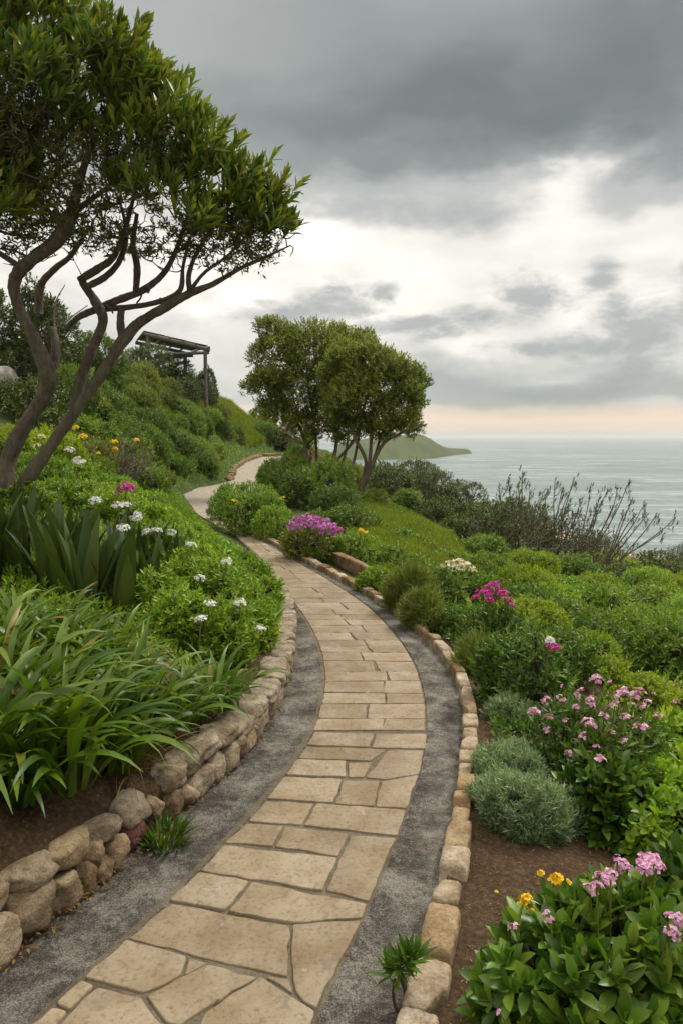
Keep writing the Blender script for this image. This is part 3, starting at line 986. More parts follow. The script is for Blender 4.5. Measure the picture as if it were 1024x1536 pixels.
# ------------------------------------------------------------------ stones
def rock_mesh(name, seed, sx_, sy_, sz_, sq=3.2, cuts=5, n=9, mat=None, rough=.05):
    rs = random.Random(seed)
    vs, fs = [], []
    idx = {}
    def vid(p):
        key = tuple(round(c, 5) for c in p)
        if key not in idx:
            idx[key] = len(vs)
            vs.append(p)
        return idx[key]
    g = np.tan(np.linspace(-1, 1, n) * math.pi / 4)
    for ax in range(3):
        for sg in (-1, 1):
            for i in range(n - 1):
                for j in range(n - 1):
                    quad = []
                    for (a_, b_) in ((i, j), (i + 1, j), (i + 1, j + 1), (i, j + 1)):
                        p = [0, 0, 0]
                        p[ax] = sg
                        p[(ax + 1) % 3] = g[a_] * sg
                        p[(ax + 2) % 3] = g[b_]
                        quad.append(vid(tuple(p)))
                    fs.append(quad)
    p = np.array(vs, float)
    p = p / (np.sum(np.abs(p) ** sq, axis=1, keepdims=True) ** (1 / sq))
    for _ in range(cuts):
        nv = np.array([rs.gauss(0, 1), rs.gauss(0, 1), rs.gauss(0, 1)])
        nv /= np.linalg.norm(nv)
        o_ = rs.uniform(.72, .98)
        e = np.maximum(0, p @ nv - o_)
        p = p - nv[None] * (e * .9)[:, None]
    p = p * np.array([1 + rs.uniform(-.08, .08) for _ in range(3)])
    # taper and skew
    p[:, 0] *= 1 + rs.uniform(-.15, .15) * p[:, 2]
    p[:, 0] += rs.uniform(-.1, .1) * p[:, 2]
    nz = vnoise(p, 1.3, seed * 3.1 % 50)
    nz2 = vnoise(p, 4.5, seed * 1.7 % 50)
    p = p * (1 + nz * rough * 1.6 + nz2 * rough * .5)[:, None]
    p = p * np.array([sx_, sy_, sz_]) * .5
    return mesh_np(name, p, np.array(fs), mat)

wall_root = empty('stone_wall', (float(xA(4)) - .1, 4.0, 0), 'low dry stone retaining wall of rounded boulders along the raised garden bed', 'stone wall')
wy = np.linspace(1.2, 10.2, 1800)
wx = xA(wy)
wseg = np.concatenate([[0], np.cumsum(np.hypot(np.diff(wx), np.diff(wy)))])
wpx, wpy, wd = pix(np.stack([wx, wy, np.full(len(wy), .15)], -1))
_kst = [0]
def wall_stone(s0, s1, z0, z1, depth=.20, mat='wallstone', push=0.0, cuts=5, label=None, sq=3.0):
    sm = (s0 + s1) / 2
    y_ = float(np.interp(sm, wseg, wy))
    x_ = float(xA(y_))
    x2, y2 = float(xA(y_ + .05)), y_ + .05
    ang = math.atan2(y2 - y_, x2 - x_)
    tx, ty = math.cos(ang), math.sin(ang)
    nx, ny = -ty, tx           # to the left of travel = into the bed
    _kst[0] += 1
    me_ = rock_mesh('stone', 100 + _kst[0], (s1 - s0) * 1.0, depth, (z1 - z0) * 1.0, sq + .4, cuts + 1, 11, M[mat], .075)
    o = link('stone', me_, wall_root)
    c = np.array([x_ + nx * (depth * .42 + push), y_ + ny * (depth * .42 + push), (z0 + z1) / 2])
    o.location = tuple(c - np.array(wall_root.location))
    o.rotation_euler = (rng.normal(0, .05), rng.normal(0, .05), ang)
    if label:
        o['label'] = label
    return o
order = np.argsort(wpx[:1000])
def s_at(px):
    m_ = wpx < 431
    k = np.argmax(wpx >= px)
    return float(wseg[k])
def z_at(px, py, back=0.0):
    k = np.argmax(wpx >= px)
    r = ray(px, py)
    d = (wy[k] + back) / r[1]
    return EYE + d * r[2]
near = [(-75, 31, 1307, 1390), (29, 101, 1268, 1330), (91, 149, 1230, 1294), (147, 194, 1208, 1263), (192, 237, 1175, 1242), (234, 254, 1172, 1222), (250, 279, 1180, 1228),
        (256, 289, 1133, 1180), (285, 321, 1108, 1155), (305, 340, 1092, 1132), (272, 301, 1172, 1216), (288, 326, 1148, 1193), (319, 341, 1128, 1177), (338, 361, 1110, 1162), (355, 374, 1097, 1150), (369, 392, 1082, 1130),
        (-60, 35, 1385, 1450), (22, 88, 1322, 1410), (79, 129, 1304, 1374), (124, 146, 1290, 1350), (135, 165, 1262, 1305), (143, 178, 1282, 1325), (163, 197, 1252, 1302), (335, 366, 1072, 1110),
        (382, 402, 1063, 1100), (394, 411, 1052, 1088), (404, 417, 1040, 1066), (411, 426, 1032, 1063)]
for (x0, x1, yt, yb) in near:
    xm = (x0 + x1) / 2
    s0, s1 = (s_at(x0) if x0 > wpx[0] else 0.0), s_at(x1)
    z0 = max(-.03, z_at(xm, yb))
    if z0 < .06:
        z0 = -.03
    top = z0 > .08
    z1 = z_at(xm, yt, .13 if top else .03) - (.02 if top else 0)
    if top:
        z0 = z0 - .02
    wall_stone(s0, s1, z0, z1, (.17 if xm < 200 else .22) if top else .17, 'capstone' if x0 > 250 and top else 'wallstone', .0 if not top else .015)
wall_stone(s_at(196), s_at(221), -.02, .16, .17, 'pinkstone', 0, 4, 'small stone stained dark pink')
# further along: cap stones over small uprights
s = s_at(358)
rs = random.Random(11)
while s < wseg[-1] - .1:
    L_ = rs.uniform(.26, .40)
    wall_stone(s, s + L_, .125, .25 + rs.uniform(-.01, .015), .26, 'capstone', .0, 3, sq=4)
    s += L_ * .99
s = s_at(418)
while s < wseg[-1] - .1:
    L_ = rs.uniform(.13, .2)
    wall_stone(s, s + L_, -.03, .14, .18, 'wallstone', .02, 4)
    s += L_

# kerb on the sea side of the path
kerb_root = empty('stone_kerb', (float(xD(4)) + .08, 4.0, 0), 'kerb of single pale sandstone blocks edging the soil bed on the sea side', 'kerb')
ky = np.linspace(1.3, 16.0, 2400)
kx = xD(ky)
kseg = np.concatenate([[0], np.cumsum(np.hypot(np.diff(kx), np.diff(ky)))])
kpx, kpy, kd = pix(np.stack([kx, ky, np.full(len(ky), .0)], -1))
def k_at(py):
    return float(np.interp(-py, -kpy, kseg))
def kerb_stone(s0, s1, wdt, h, mat='kerbstone', sq=4.0, seed=0, off=0.0):
    sm = (s0 + s1) / 2
    y_ = float(np.interp(sm, kseg, ky))
    ang = math.atan2(.05, float(xD(y_ + .05)) - float(xD(y_)))
    tx, ty = math.cos(ang), math.sin(ang)
    nx, ny = ty, -tx
    me_ = rock_mesh('kerb_stone', 500 + seed, (s1 - s0) * 1.03, wdt, h + .06, sq + 3.5, 1, 13, M[mat], .03)
    o = link('kerb_stone', me_, kerb_root)
    o.location = tuple(np.array([float(xD(y_)) + nx * (wdt * .5 + off), y_ + ny * (wdt * .5 + off), h / 2 - .03]) - np.array(kerb_root.location))
    o.rotation_euler = (rng.normal(0, .04), rng.normal(0, .03), ang)
rows = [1600, 1535, 1462, 1376, 1332, 1290, 1255, 1227, 1205, 1180, 1160, 1142, 1122, 1103, 1085, 1063, 1042, 1022, 1003, 988, 972, 958]
for i, (a_, c_) in enumerate(zip(rows[:-1], rows[1:])):
    kerb_stone(k_at(a_) + .008, k_at(c_) - .004, [.145, .15, .14, .12, .14, .13, .10, .10, .11, .10][i] if i < 10 else .11, .095 + .012 * ((i * 7) % 3 - 1), seed=i)
s = k_at(958)
i = 40
while s < kseg[-1] - .3:
    L_ = rs.uniform(.28, .5)
    kerb_stone(s + .006, s + L_, .13, .09, 'kerbstone' if i % 3 else 'kerbfar', 4.5, i)
    s += L_
    i += 1

# the kerb further up: ochre blocks along the upper bend
def run_kerb(name, label, f, side, y0, y1, seg, wdt, h, mat, seed):
    root = empty(name, (float(f(y0)), y0, 0), label, 'kerb')
    y_ = y0
    while y_ < y1:
        dx_ = float(f(y_ + .1)) - float(f(y_))
        l1 = math.hypot(dx_, .1) / .1
        L_ = rs.uniform(*seg)
        dyl = L_ / l1
        ym = y_ + dyl / 2
        ang = math.atan2(.1, dx_)
        nx, ny = math.sin(ang) * side, -math.cos(ang) * side
        o = link('kerb_stone', rock_mesh('kerb_stone', seed, L_ * .99, wdt, h + .08, 5, 3, 7, M[mat], .04), root)
        o.location = (float(f(ym)) + nx * wdt * .5 - root.location[0], ym + ny * wdt * .5 - root.location[1], float(zp(ym)) + h / 2 - .04)
        o.rotation_euler = (0, 0, ang)
        seed += 1
        y_ += dyl
run_kerb('stone_kerb', 'rough low kerb between the upper flagstones and the flowering shrubs below the trees', xC, 1, 15.7, 24.5, (.45, .8), .18, .10, 'kerbfar', 700)
run_kerb('stone_kerb', 'ochre stone kerb on the hill side of the uppermost bend of the path', xA, -1, 34.8, 50, (.7, 1.1), .35, .22, 'kerbfar', 800)

# timber-like retaining slab by the flowering shrubs
pa, pb = G(482, 842, .0), G(535, 872, .0)
mid_ = (pa + pb) / 2
o = empty('retaining_slab', (mid_[0] + .22, mid_[1] + .22, 0), 'short brown retaining slab at the foot of the shrub with purple flowers', 'slab')
sl = link('slab', rock_mesh('slab', 901, float(np.linalg.norm(pa - pb)), .12, .26, 9, 2, 9, M['kerbfar'], .02), o)
sl.location = (0, 0, .05)
sl.rotation_euler = (0, 0, math.atan2(pb[1] - pa[1], pb[0] - pa[0]))

# ------------------------------------------------------------------ vegetation builders
UP = np.array([0, 0, 1.0])

def dome_points(rg, n, rx, ry, h, lobes=11, fill=.2, low=.1):
    """points on (and a few inside) a lumpy dome of half widths rx, ry and height h, with outward axes"""
    L = []
    for i in range(lobes):
        a = rg.uniform(0, 6.28)
        r_ = math.sqrt(rg.uniform(0, 1)) * .62
        zc = rg.uniform(.28, .62) * (1 - .35 * r_)
        L.append((math.cos(a) * r_, math.sin(a) * r_, zc, rg.uniform(.30, .46)))
    L.append((0, 0, .5, .46))
    L = np.array(L)
    # lobe centres in a unit dome: x,y in -1..1, z in 0..1 ; lobe radius relative
    P, A = [], []
    need = n
    while need > 0:
        m_ = need * 3 + 64
        k = rg.integers(0, len(L), m_)
        d = norm(rg.normal(0, 1, (m_, 3)))
        rad = L[k, 3] * np.where(rg.uniform(0, 1, m_) < fill, rg.uniform(.35, .9, m_), rg.uniform(.9, 1.08, m_))
        p = L[k, :3] + d * rad[:, None] * np.array([1, 1, .95])
        # inside another lobe?
        dist = np.linalg.norm((p[:, None] - L[None, :, :3]), axis=-1) / L[None, :, 3]
        dist[np.arange(m_), k] = 9
        keep = (dist.min(1) > .80) & (p[:, 2] > low * rg.uniform(0, 1, m_))
        p, d = p[keep], d[keep]
        P.append(p[:need])
        A.append(d[:need])
        need -= len(P[-1])
    P, A = np.concatenate(P), np.concatenate(A)
    P = P * np.array([rx, ry, h])
    A = norm(A * np.array([1 / rx, 1 / ry, 1 / h]) * min(rx, h))
    return P, A, L * np.array([rx, ry, h, 1])

# kind: (material, leaves per sprig, stem, leaf length, half width, tilt0, tilt1, profile, up-bias, cover, lobes)
KIND = {
    'bright': ('bright', 8, .075, .060, .0115, 1.15, .30, P_LEAF, .75, 2.3, 16),
    'leafy': ('bright', 9, .10, .085, .018, 1.15, .30, P_OBOV, .7, 3.2, 14),
    'dark': ('dark', 8, .09, .075, .013, 1.1, .30, P_LEAF, .7, 2.4, 14),
    'lime': ('lime', 8, .09, .060, .014, 1.15, .35, P_LEAF, .6, 2.2, 15),
    'hill': ('hill', 8, .16, .10, .021, 1.2, .35, P_LEAF, .55, 2.3, 15),
    'olive': ('olive', 8, .16, .10, .019, 1.2, .35, P_LEAF, .6, 2.3, 15),
    'shade': ('shade', 8, .18, .12, .026, 1.2, .35, P_LEAF, .5, 2.2, 15),
    'purple': ('purple', 8, .14, .10, .02, 1.2, .35, P_LEAF, .5, 2.0, 9),
    'bigleaf': ('bigleaf', 10, .085, .108, .0215, 1.1, .22, P_OVAL, .85, 4.8, 18),
    'wispy': ('wispy', 9, .16, .13, .006, .7, .15, P_LEAF, .9, 3.2, 10),
    'silver': ('lavender', 16, .095, .042, .0034, .75, .22, P_LEAF, 1.0, 4.2, 14),
}
_protos = {}
_pseed = [0]
def bush_mesh(kind, rx, ry, h, seed):
    mat, k, stem, L, w, t0, t1, prof, up, cover, lobes = KIND[kind]
    rg = np.random.default_rng(seed)
    area = 2 * math.pi * ((rx * ry) ** .8 / 3 + ((rx * h) ** .8 + (ry * h) ** .8) / 3) ** 1.0
    area = max(area, 3.0 * rx * ry)
    n = int(min(9000, cover * area / (k * L * w * 1.25)))
    P, A, LB = dome_points(rg, n, rx, ry, h, lobes)
    ax = norm(A * (1 - up * .6) + UP * up * .75 + rg.normal(0, .28, A.shape))
    P = P - ax * stem * .6
    v, f = sprigs(rg, P, ax, k, stem, L, w, t0, t1, prof, .22, .35)
    fol = mesh_np('foliage', v, f, M[mat])
    b = Buf()
    for i, lb in enumerate(LB):
        base = np.array([rg.normal(0, rx * .12), rg.normal(0, ry * .12), -.05])
        c = lb[:3]
        mid2 = base * .5 + c * .5 + rg.normal(0, .08, 3) * h
        b.add(*tube(spline([base, mid2, c], 4), np.linspace(.018, .007, 9) * (.6 + h), 5))
        for _ in range(5):
            e = c + norm(rg.normal(0, 1, 3) + UP * .5) * np.array([rx, ry, h]) * lb[3] * .85
            b.add(*tube(spline([mid2 * .35 + c * .65, (c + e) / 2 + rg.normal(0, .03, 3), e], 3), np.linspace(.008, .003, 7) * (.6 + h), 4))
    br = b.mesh('branches', M['twig'])
    return fol, br

def bush(kind, px, py, wpx, hpx, label, group=None, dep=.9, fresh=False, cat='bush', base=None, name='bush'):
    """one bush whose foot is at photo pixel (px, py), about wpx wide and hpx high there; look-alikes share meshes"""
    p = T(px, py) if base is None else np.asarray(base, float)
    d = pix(p)[2]
    rx, h = wpx * d / F / 2, hpx * d / F * .98
    ry = rx * dep
    key = None
    if not fresh:
        for (k2, rx2, ry2, h2, me_) in _protos.get(kind, []):
            if .72 < rx / rx2 < 1.36 and .72 < h / h2 < 1.36:
                key = (rx2, ry2, h2, me_)
                if rng.uniform() < .5:
                    break
        if key and len([1 for q in _protos[kind] if .72 < rx / q[1] < 1.36 and .72 < h / q[3] < 1.36]) < 2:
            key = None
    if key is None:
        _pseed[0] += 1
        me_ = bush_mesh(kind, rx, ry, h, 1000 + _pseed[0])
        key = (rx, ry, h, me_)
        if not fresh:
            _protos.setdefault(kind, []).append((kind, rx, ry, h, me_))
    rx2, ry2, h2, me_ = key
    o = empty(name, p - UP * .04, label, cat, group, rng.uniform(-.5, .5) if not fresh else 0)
    if not fresh and rng.uniform() < .5:
        o.rotation_euler.z += math.pi
    o.scale = (rx / rx2, rx / rx2, h / h2)
    link('foliage', me_[0], o)
    link('branches', me_[1], o)
    o['_r'] = (float(rx), float(ry), float(h))
    return o

def on_bush(o, px, py, grow=1.0):
    """point of a bush's dome on the line of sight through photo pixel (px, py)"""
    rx, ry, h = o['_r']
    c = np.array(o.location) + UP * h * .45
    S = np.array([rx, ry, h * .58]) * grow
    e = np.array([0, 0, EYE])
    r = ray(px, py)
    a_, b_ = r / S, (e - c) / S
    A_, B_, C_ = a_ @ a_, a_ @ b_, b_ @ b_ - 1
    disc = B_ * B_ - A_ * C_
    d = (-B_ - math.sqrt(disc)) / A_ if disc > 0 else -B_ / A_
    return e + r * d

# flower heads -----------------------------------------------------
def floret_head(seed, n, R_, pl, pw, petals, mat, hemi=.1, up=.5, flat=.8):
    rg = np.random.default_rng(seed)
    d = norm(rg.normal(0, 1, (n * 4, 3)))
    d = d[d[:, 2] > -hemi][:n]
    P = d * R_ * rg.uniform(.7, 1.0, (len(d), 1)) * np.array([1, 1, flat])
    v, f = sprigs(rg, P, norm(d + UP * up), petals, .002, pl, pw, 1.25, 1.15, P_PETAL, .15, .25, .15)
    return mesh_np('flower_head', v, f, M[mat])
HEAD = {
    'white': [floret_head(40 + i, 26, .062, .026, .0085, 5, 'white') for i in range(3)],
    'pink': [floret_head(50 + i, [9, 14, 6, 11][i], [.038, .046, .03, .042][i], .018, .0085, 5, 'pink') for i in range(4)],
    'pinkbig': [floret_head(55 + i, 26, .055, .019, .0088, 5, 'pink') for i in range(3)],
    'magenta': [floret_head(60 + i, 26, .085, .032, .012, 5, 'magenta') for i in range(3)],
    'violet': [floret_head(65 + i, 20, .11, .035, .013, 5, 'violet') for i in range(3)],
    'yellow': [floret_head(70 + i, 7, .022, .022, .010, 5, 'yellow') for i in range(2)],
    'yellowbig': [floret_head(75 + i, 30, .085, .035, .012, 5, 'yellow') for i in range(2)],
    'cream': [floret_head(80 + i, 20, .06, .022, .009, 5, 'cream') for i in range(3)],
    'orange': [floret_head(85, 9, .05, .03, .012, 5, 'yellow')],
}
_later = []
def seen(px, py, back=.04, dmax=200.0):
    """the first surface on the line of sight, so that a flower stands just clear of the leaves there"""
    dg = bpy.context.evaluated_depsgraph_get()
    best = None
    for ox, oy in ((0, 0), (7, 0), (-7, 0), (0, 7), (0, -7), (5, 5), (-5, 5)):
        d = Vector(ray(px + ox, py + oy)).normalized()
        ok, loc, *_ = scene.ray_cast(dg, Vector((0, 0, EYE)), d, distance=dmax)
        if ok:
            q = (loc - Vector((0, 0, EYE))).length
            best = q if best is None else min(best, q)
    if best is None:
        return None
    d = Vector(ray(px, py)).normalized()
    return np.array(Vector((0, 0, EYE)) + d * (best - back))
def heads_on(*a, **k):
    _later.append((heads_now, a, k))
def lone_flower(*a, **k):
    _later.append((lone_now, a, k))
def heads_now(o, kind, pts, size=1.0, grow=1.04):
    """flower heads as parts of a bush, each on its own stalk"""
    for i, q in enumerate(pts):
        px, py = q[0], q[1]
        s = (q[2] if len(q) > 2 else 1.0) * size
        p = on_bush(o, px, py, grow)
        h_ = seen(px, py, .05 + .05 * s)
        if h_ is not None and np.linalg.norm(h_ - p) < max(o['_r']) * 1.2:
            p = h_
        loc = o.matrix_basis.inverted() @ Vector(p)
        hd = link('flower_head', HEAD[kind][i % len(HEAD[kind])], o)
        hd.location = loc
        sc = o.scale
        hd.scale = (s / sc[0], s / sc[1], s / sc[2])
        hd.rotation_euler = (rng.normal(0, .3), rng.normal(0, .3), rng.uniform(0, 6))
        b = Buf()
        lc = np.array(loc)
        b.add(*tube(spline([lc, lc * np.array([.93, .93, .85]), lc * np.array([.8, .8, .55])], 3), np.full(7, .0035), 4))
        link('stalk', b.mesh('stalk', M['stem']), hd).matrix_parent_inverse = hd.matrix_basis.inverted()

def lone_now(name, kind, px, py, d, stem, size, label, group=None, cat='flower'):
    """a single flower head on its stem, a plant of its own"""
    p = W(px, py, d)
    h_ = seen(px, py, .08)
    if h_ is not None and h_[1] < d * 1.6:
        p = h_
    g = max(float(H(p[0], p[1])), p[2] - stem)
    o = empty(name, (p[0], p[1], g), label, cat, group)
    hd = link('flower_head', HEAD[kind][int(rng.integers(len(HEAD[kind])))], o)
    hd.location = (0, 0, p[2] - g)
    hd.scale = (size,) * 3
    hd.rotation_euler = (rng.normal(0, .2), rng.normal(0, .2), rng.uniform(0, 6))
    b = Buf()
    top = np.array([0, 0, p[2] - g])
    b.add(*tube(spline([np.array([rng.normal(0, .04), .03, -.02]), top * .5 + np.array([rng.normal(0, .02), 0, 0]), top], 4), np.full(9, .0055), 5))
    link('stem', b.mesh('stem', M['stem']), o)
    return o

# strap leaved clumps ------------------------------------------------
def strap_clump_mesh(seed, n, spread, L, w, th0=(.1, .6), th1=(.6, 1.7), mat='strap', S=9, fold=.3, tip=.55):
    rg = np.random.default_rng(seed)
    az = rg.uniform(0, 6.28, n)
    r_ = np.sqrt(rg.uniform(0, 1, n)) * spread
    P = np.stack([np.cos(az) * r_, np.sin(az) * r_, np.full(n, -.03)], 1)
    az2 = az + rg.normal(0, .5, n)
    v, f = blades(rg, P, az2, rg.uniform(*th0, n), rg.uniform(*th1, n), rg.uniform(.65, 1.1, n) * L, rg.uniform(.7, 1.15, n) * w, S, tip, fold, rg.normal(0, .5, n))
    return mesh_np('leaves', v, f, M[mat])

# ------------------------------------------------------------------ trees
def limb(rows):
    """rows of (px, py, d, half width px) -> smooth 3-D points and radii"""
    p = np.array([list(W(r[0], r[1], r[2])) + [r[3] * .69 * r[2] / F] for r in rows])
    s = spline(p, 7)
    return s[:, :3], np.maximum(s[:, 3], .004)

def limb_mesh(b, rows, sides=10, seed=0, bumps=.06):
    c, r_ = limb(rows)
    # gnarled: slow swellings and wander
    nz = np.array([mnoise.noise(Vector((q[0] * 3, q[1] * 3, q[2] * 3 + seed))) for q in c])
    r2 = r_ * (1 + nz * .22)
    b.add(*tube(c, r2, sides, bumps, seed))
    return c, r_

def grow_twigs(rg, b, nodes, tips, r_tip=.006, sag=.12, steps=4, maxr=.05, sides=5):
    """join every tip to the nearest node so far with a bent twig, whose own nodes can carry later twigs"""
    N = np.asarray(nodes, float)
    order_ = np.argsort([np.min(np.linalg.norm(N - t, axis=1)) for t in tips])
    pts, dist0 = [N], []
    used = N
    for k in order_:
        t = tips[k]
        # prefer attaching from below / behind: penalise nodes above the tip
        dv = t - used
        ds = np.linalg.norm(dv, axis=1) + np.maximum(0, -dv[:, 2]) * 1.2
        i = int(np.argmin(ds))
        a = used[i]
        ln = np.linalg.norm(t - a)
        if ln < .03:
            continue
        c1 = a + (t - a) * .4 + rg.normal(0, .13, 3) * ln - UP * ln * sag
        c2 = a + (t - a) * .75 + rg.normal(0, .09, 3) * ln - UP * ln * sag * .5
        s = spline([a, c1, c2, t], steps)
        r0 = min(maxr, r_tip + .012 * ln ** .8 * 1.3)
        b.add(*tube(s, np.linspace(r0, r_tip * .6, len(s)), sides))
        used = np.vstack([used, s[2:-1]])
    return used

def lobe_pts(rg, lobes, n, fn=None, shell=(.75, 1.02)):
    """points in/on px lobes (px, py, d, r px, depth radius m); returns points, outward dirs"""
    C_ = np.array([W(l[0], l[1], l[2]) for l in lobes])
    Rr = np.array([l[3] * l[2] / F for l in lobes])
    Rd = np.array([(l[4] if len(l) > 4 else l[3] * l[2] / F) for l in lobes])
    wts = Rr * Rr
    k = rg.choice(len(lobes), n, p=wts / wts.sum())
    d = norm(rg.normal(0, 1, (n, 3)))
    rr = rg.uniform(*shell, n)
    p = C_[k] + d * np.stack([Rr[k], Rd[k], Rr[k]], 1) * rr[:, None]
    # bury test
    q = (p[:, None] - C_[None]) / np.stack([Rr, Rd, Rr], 1)[None]
    dd = np.linalg.norm(q, axis=-1)
    dd[np.arange(n), k] = 9
    keep = dd.min(1) > .82
    if fn is not None:
        keep &= fn(p, d)
    return p[keep], d[keep]

# ---- the wind-swept tree on the near bank
rg = np.random.default_rng(21)
tb = W(14, 758, 9.0)
tb[2] = float(H(tb[0], tb[1])) - .05
tree1 = empty('windswept_tree', tb, 'large gnarled wind-swept tree leaning over the raised bed, glossy crown high above it', 'tree')
def at_root(o, root):
    o.location = tuple(-np.array(root.location))
    return o
S1 = [(2, 790, 9, 24), (8, 752, 9.0, 20), (13, 690, 9, 18), (36, 640, 9, 16), (68, 590, 9, 16), (72, 560, 8.9, 16), (52, 510, 8.8, 14), (28, 460, 8.7, 12), (22, 422, 8.6, 13), (45, 392, 8.5, 14), (85, 362, 8.4, 15), (108, 322, 8.3, 13), (120, 270, 8.3, 9), (145, 200, 8.2, 6), (165, 160, 8.2, 4)]
S1b = [(70, 575, 9, 12), (84, 530, 9.1, 9), (80, 492, 9.2, 7)]
S2 = [(8, 785, 9.1, 18), (20, 752, 9.1, 15), (62, 690, 9.1, 14), (110, 622, 9.1, 13), (160, 550, 9.1, 12), (184, 512, 9.1, 13), (210, 484, 9.1, 11), (250, 460, 9, 10), (285, 440, 9, 9), (320, 426, 9, 6), (360, 403, 8.9, 4), (400, 385, 8.9, 3), (436, 368, 8.8, 1.5)]
S3 = [(110, 618, 9.2, 10), (122, 568, 9.2, 11), (140, 522, 9.2, 11), (155, 482, 9.2, 11), (143, 452, 9.2, 10), (127, 428, 9.2, 9), (122, 416, 9.2, 7)]
brs = [[(120, 420, 9.2, 8), (146, 404, 9.1, 9), (170, 386, 9, 8), (186, 350, 8.9, 6), (200, 300, 8.8, 4), (215, 250, 8.7, 3)],
       [(132, 430, 9.2, 7), (160, 414, 9.15, 7), (180, 390, 9.1, 6), (190, 350, 9, 5), (180, 300, 8.9, 3)],
       [(184, 512, 9.1, 9), (181, 480, 9.1, 8.5), (184, 459, 9.1, 8)],
       [(100, 494, 9.5, 6), (118, 476, 9.4, 7), (145, 464, 9.3, 8), (178, 450, 9.3, 8), (215, 435, 9.2, 8), (246, 410, 9.1, 7), (266, 372, 9, 5), (282, 325, 8.9, 4)],
       [(155, 464, 9.3, 7), (200, 460, 9.2, 6), (240, 452, 9.1, 6), (270, 436, 9.1, 6), (275, 400, 9, 4), (285, 355, 9, 3)],
       [(204, 440, 9.2, 7), (206, 400, 9.1, 7), (200, 368, 9, 6), (206, 320, 8.9, 4)],
       [(285, 440, 9, 6), (284, 410, 9, 5), (300, 370, 8.9, 4), (330, 325, 8.8, 3)],
       [(283, 440, 9, 5), (306, 410, 9, 4), (342, 383, 8.9, 3), (378, 345, 8.8, 2)],
       [(112, 318, 8.4, 8), (150, 290, 8.4, 5), (190, 262, 8.4, 4), (225, 240, 8.5, 3)],
       [(100, 345, 8.3, 7), (60, 300, 8.2, 5), (20, 240, 8.1, 4), (-10, 170, 8, 4)],
       [(58, 470, 10.6, 9), (62, 428, 10.5, 8), (84, 402, 10.3, 7), (106, 384, 10, 6), (132, 345, 9.6, 4)],
       [(30, 400, 8.6, 7), (0, 380, 8.5, 6), (-50, 350, 8.3, 5), (-90, 280, 8.2, 4)],
       [(52, 352, 8.9, 3), (20, 352, 8.8, 3), (-20, 340, 8.7, 3)], [(48, 388, 9, 3), (18, 375, 8.9, 2.5), (-15, 372, 8.8, 2)]]
nodes = []
for seed, rows in ((1, S1), (2, S2)):
    b = Buf()
    c, _r = limb_mesh(b, rows, 12, seed, .05)
    nodes.append(c[len(c) // 2:])
    if seed == 1:
        limb_mesh(b, S1b, 9, 9)
        for k, kn in enumerate([(74, 575), (50, 512), (22, 424), (36, 640)]):
            pc = W(kn[0], kn[1], 8.95)
    else:
        c, _r = limb_mesh(b, S3, 10, 3, .05)
        nodes.append(c[len(c) // 2:])
    at_root(link('trunk', b.mesh('trunk', M['bark']), tree1), tree1)
b = Buf()
for k, rows in enumerate(brs):
    c, _r = limb_mesh(b, rows, 8, 20 + k, .04)
    nodes.append(c[len(c) // 3:] if k != 2 else c[-3:-1])
nodes = np.concatenate(nodes)
LOB = [(-70, 60, 8.2, 150, 1.4), (58, 108, 8.3, 115, 1.3), (140, 172, 8.4, 98, 1.15), (222, 238, 8.5, 92, 1.05), (300, 303, 8.6, 78, .9), (358, 336, 8.7, 54, .7), (408, 346, 8.75, 22, .4), (386, 322, 8.7, 34, .5), (-60, 250, 8.4, 110, 1.2)]
def sub(lobes, seed, k=6, s=.42, core=.72):
    """break each crown lobe into smaller tufts so its outline is uneven"""
    rg = np.random.default_rng(seed)
    out = []
    for l in lobes:
        out.append((l[0], l[1], l[2], l[3] * core))
        for _ in range(k):
            a = rg.uniform(0, 6.28)
            q = rg.uniform(.45, .85)
            out.append((l[0] + math.cos(a) * l[3] * q, l[1] - math.sin(a) * l[3] * q * .9, l[2] + rg.uniform(-1, 1) * l[3] * l[2] / F * .8, l[3] * rg.uniform(.28, s)))
    return out
LOB = sub(LOB, 12, 8, .40, .80)
P_, D_ = lobe_pts(rg, LOB, 9000, lambda p, d: (d @ np.array([.45, -.1, .8]) > -.02), (.80, 1.03))
# rosettes of long glossy leaves on the windward side
P_, D_ = P_[:2050], D_[:2050]
P_ = P_ + norm(D_ + UP) * np.where(rg.uniform(0, 1, len(P_)) < .18, rg.uniform(.08, .28, len(P_)), 0)[:, None]
ax = norm(D_ * .45 + UP * .95 + np.array([.28, 0, 0]) + rg.normal(0, .25, P_.shape))
v, f = sprigs(rg, P_, ax, 11, .16, .20, .025, .85, .10, P_LEAF4, .10, .45)
at_root(link('crown', mesh_np('crown_top', v, f, M['treetop']), tree1), tree1)
# finer, browner foliage hanging below
LOW = [(-40, 250, 8.4, 110, 1.2), (60, 235, 8.5, 105, 1.1), (150, 270, 8.6, 85, 1.0), (235, 315, 8.7, 68, .9), (310, 350, 8.8, 50, .7), (375, 365, 8.8, 42, .55), (20, 330, 8.5, 60, .9), (110, 330, 8.6, 50, .8), (180, 335, 8.7, 50, .7), (255, 365, 8.8, 36, .6), (330, 378, 8.8, 30, .5), (220, 290, 8.6, 80, .9)]
P2, D2 = lobe_pts(rg, LOW, 9300, lambda p, d: rg.uniform(0, 1, len(p)) < np.clip(.66 + .5 * d[:, 2], .16, 1), (.30, 1.0))
ax = norm(D2 * .8 + UP * .45 + rg.normal(0, .35, P2.shape))
v, f = sprigs(rg, P2, ax, 8, .10, .085, .0125, 1.2, .35, P_LEAF, .15, .35)
at_root(link('crown', mesh_np('crown_low', v, f, M['treelow']), tree1), tree1)
pick = rg.choice(len(P2), 1100, replace=False)
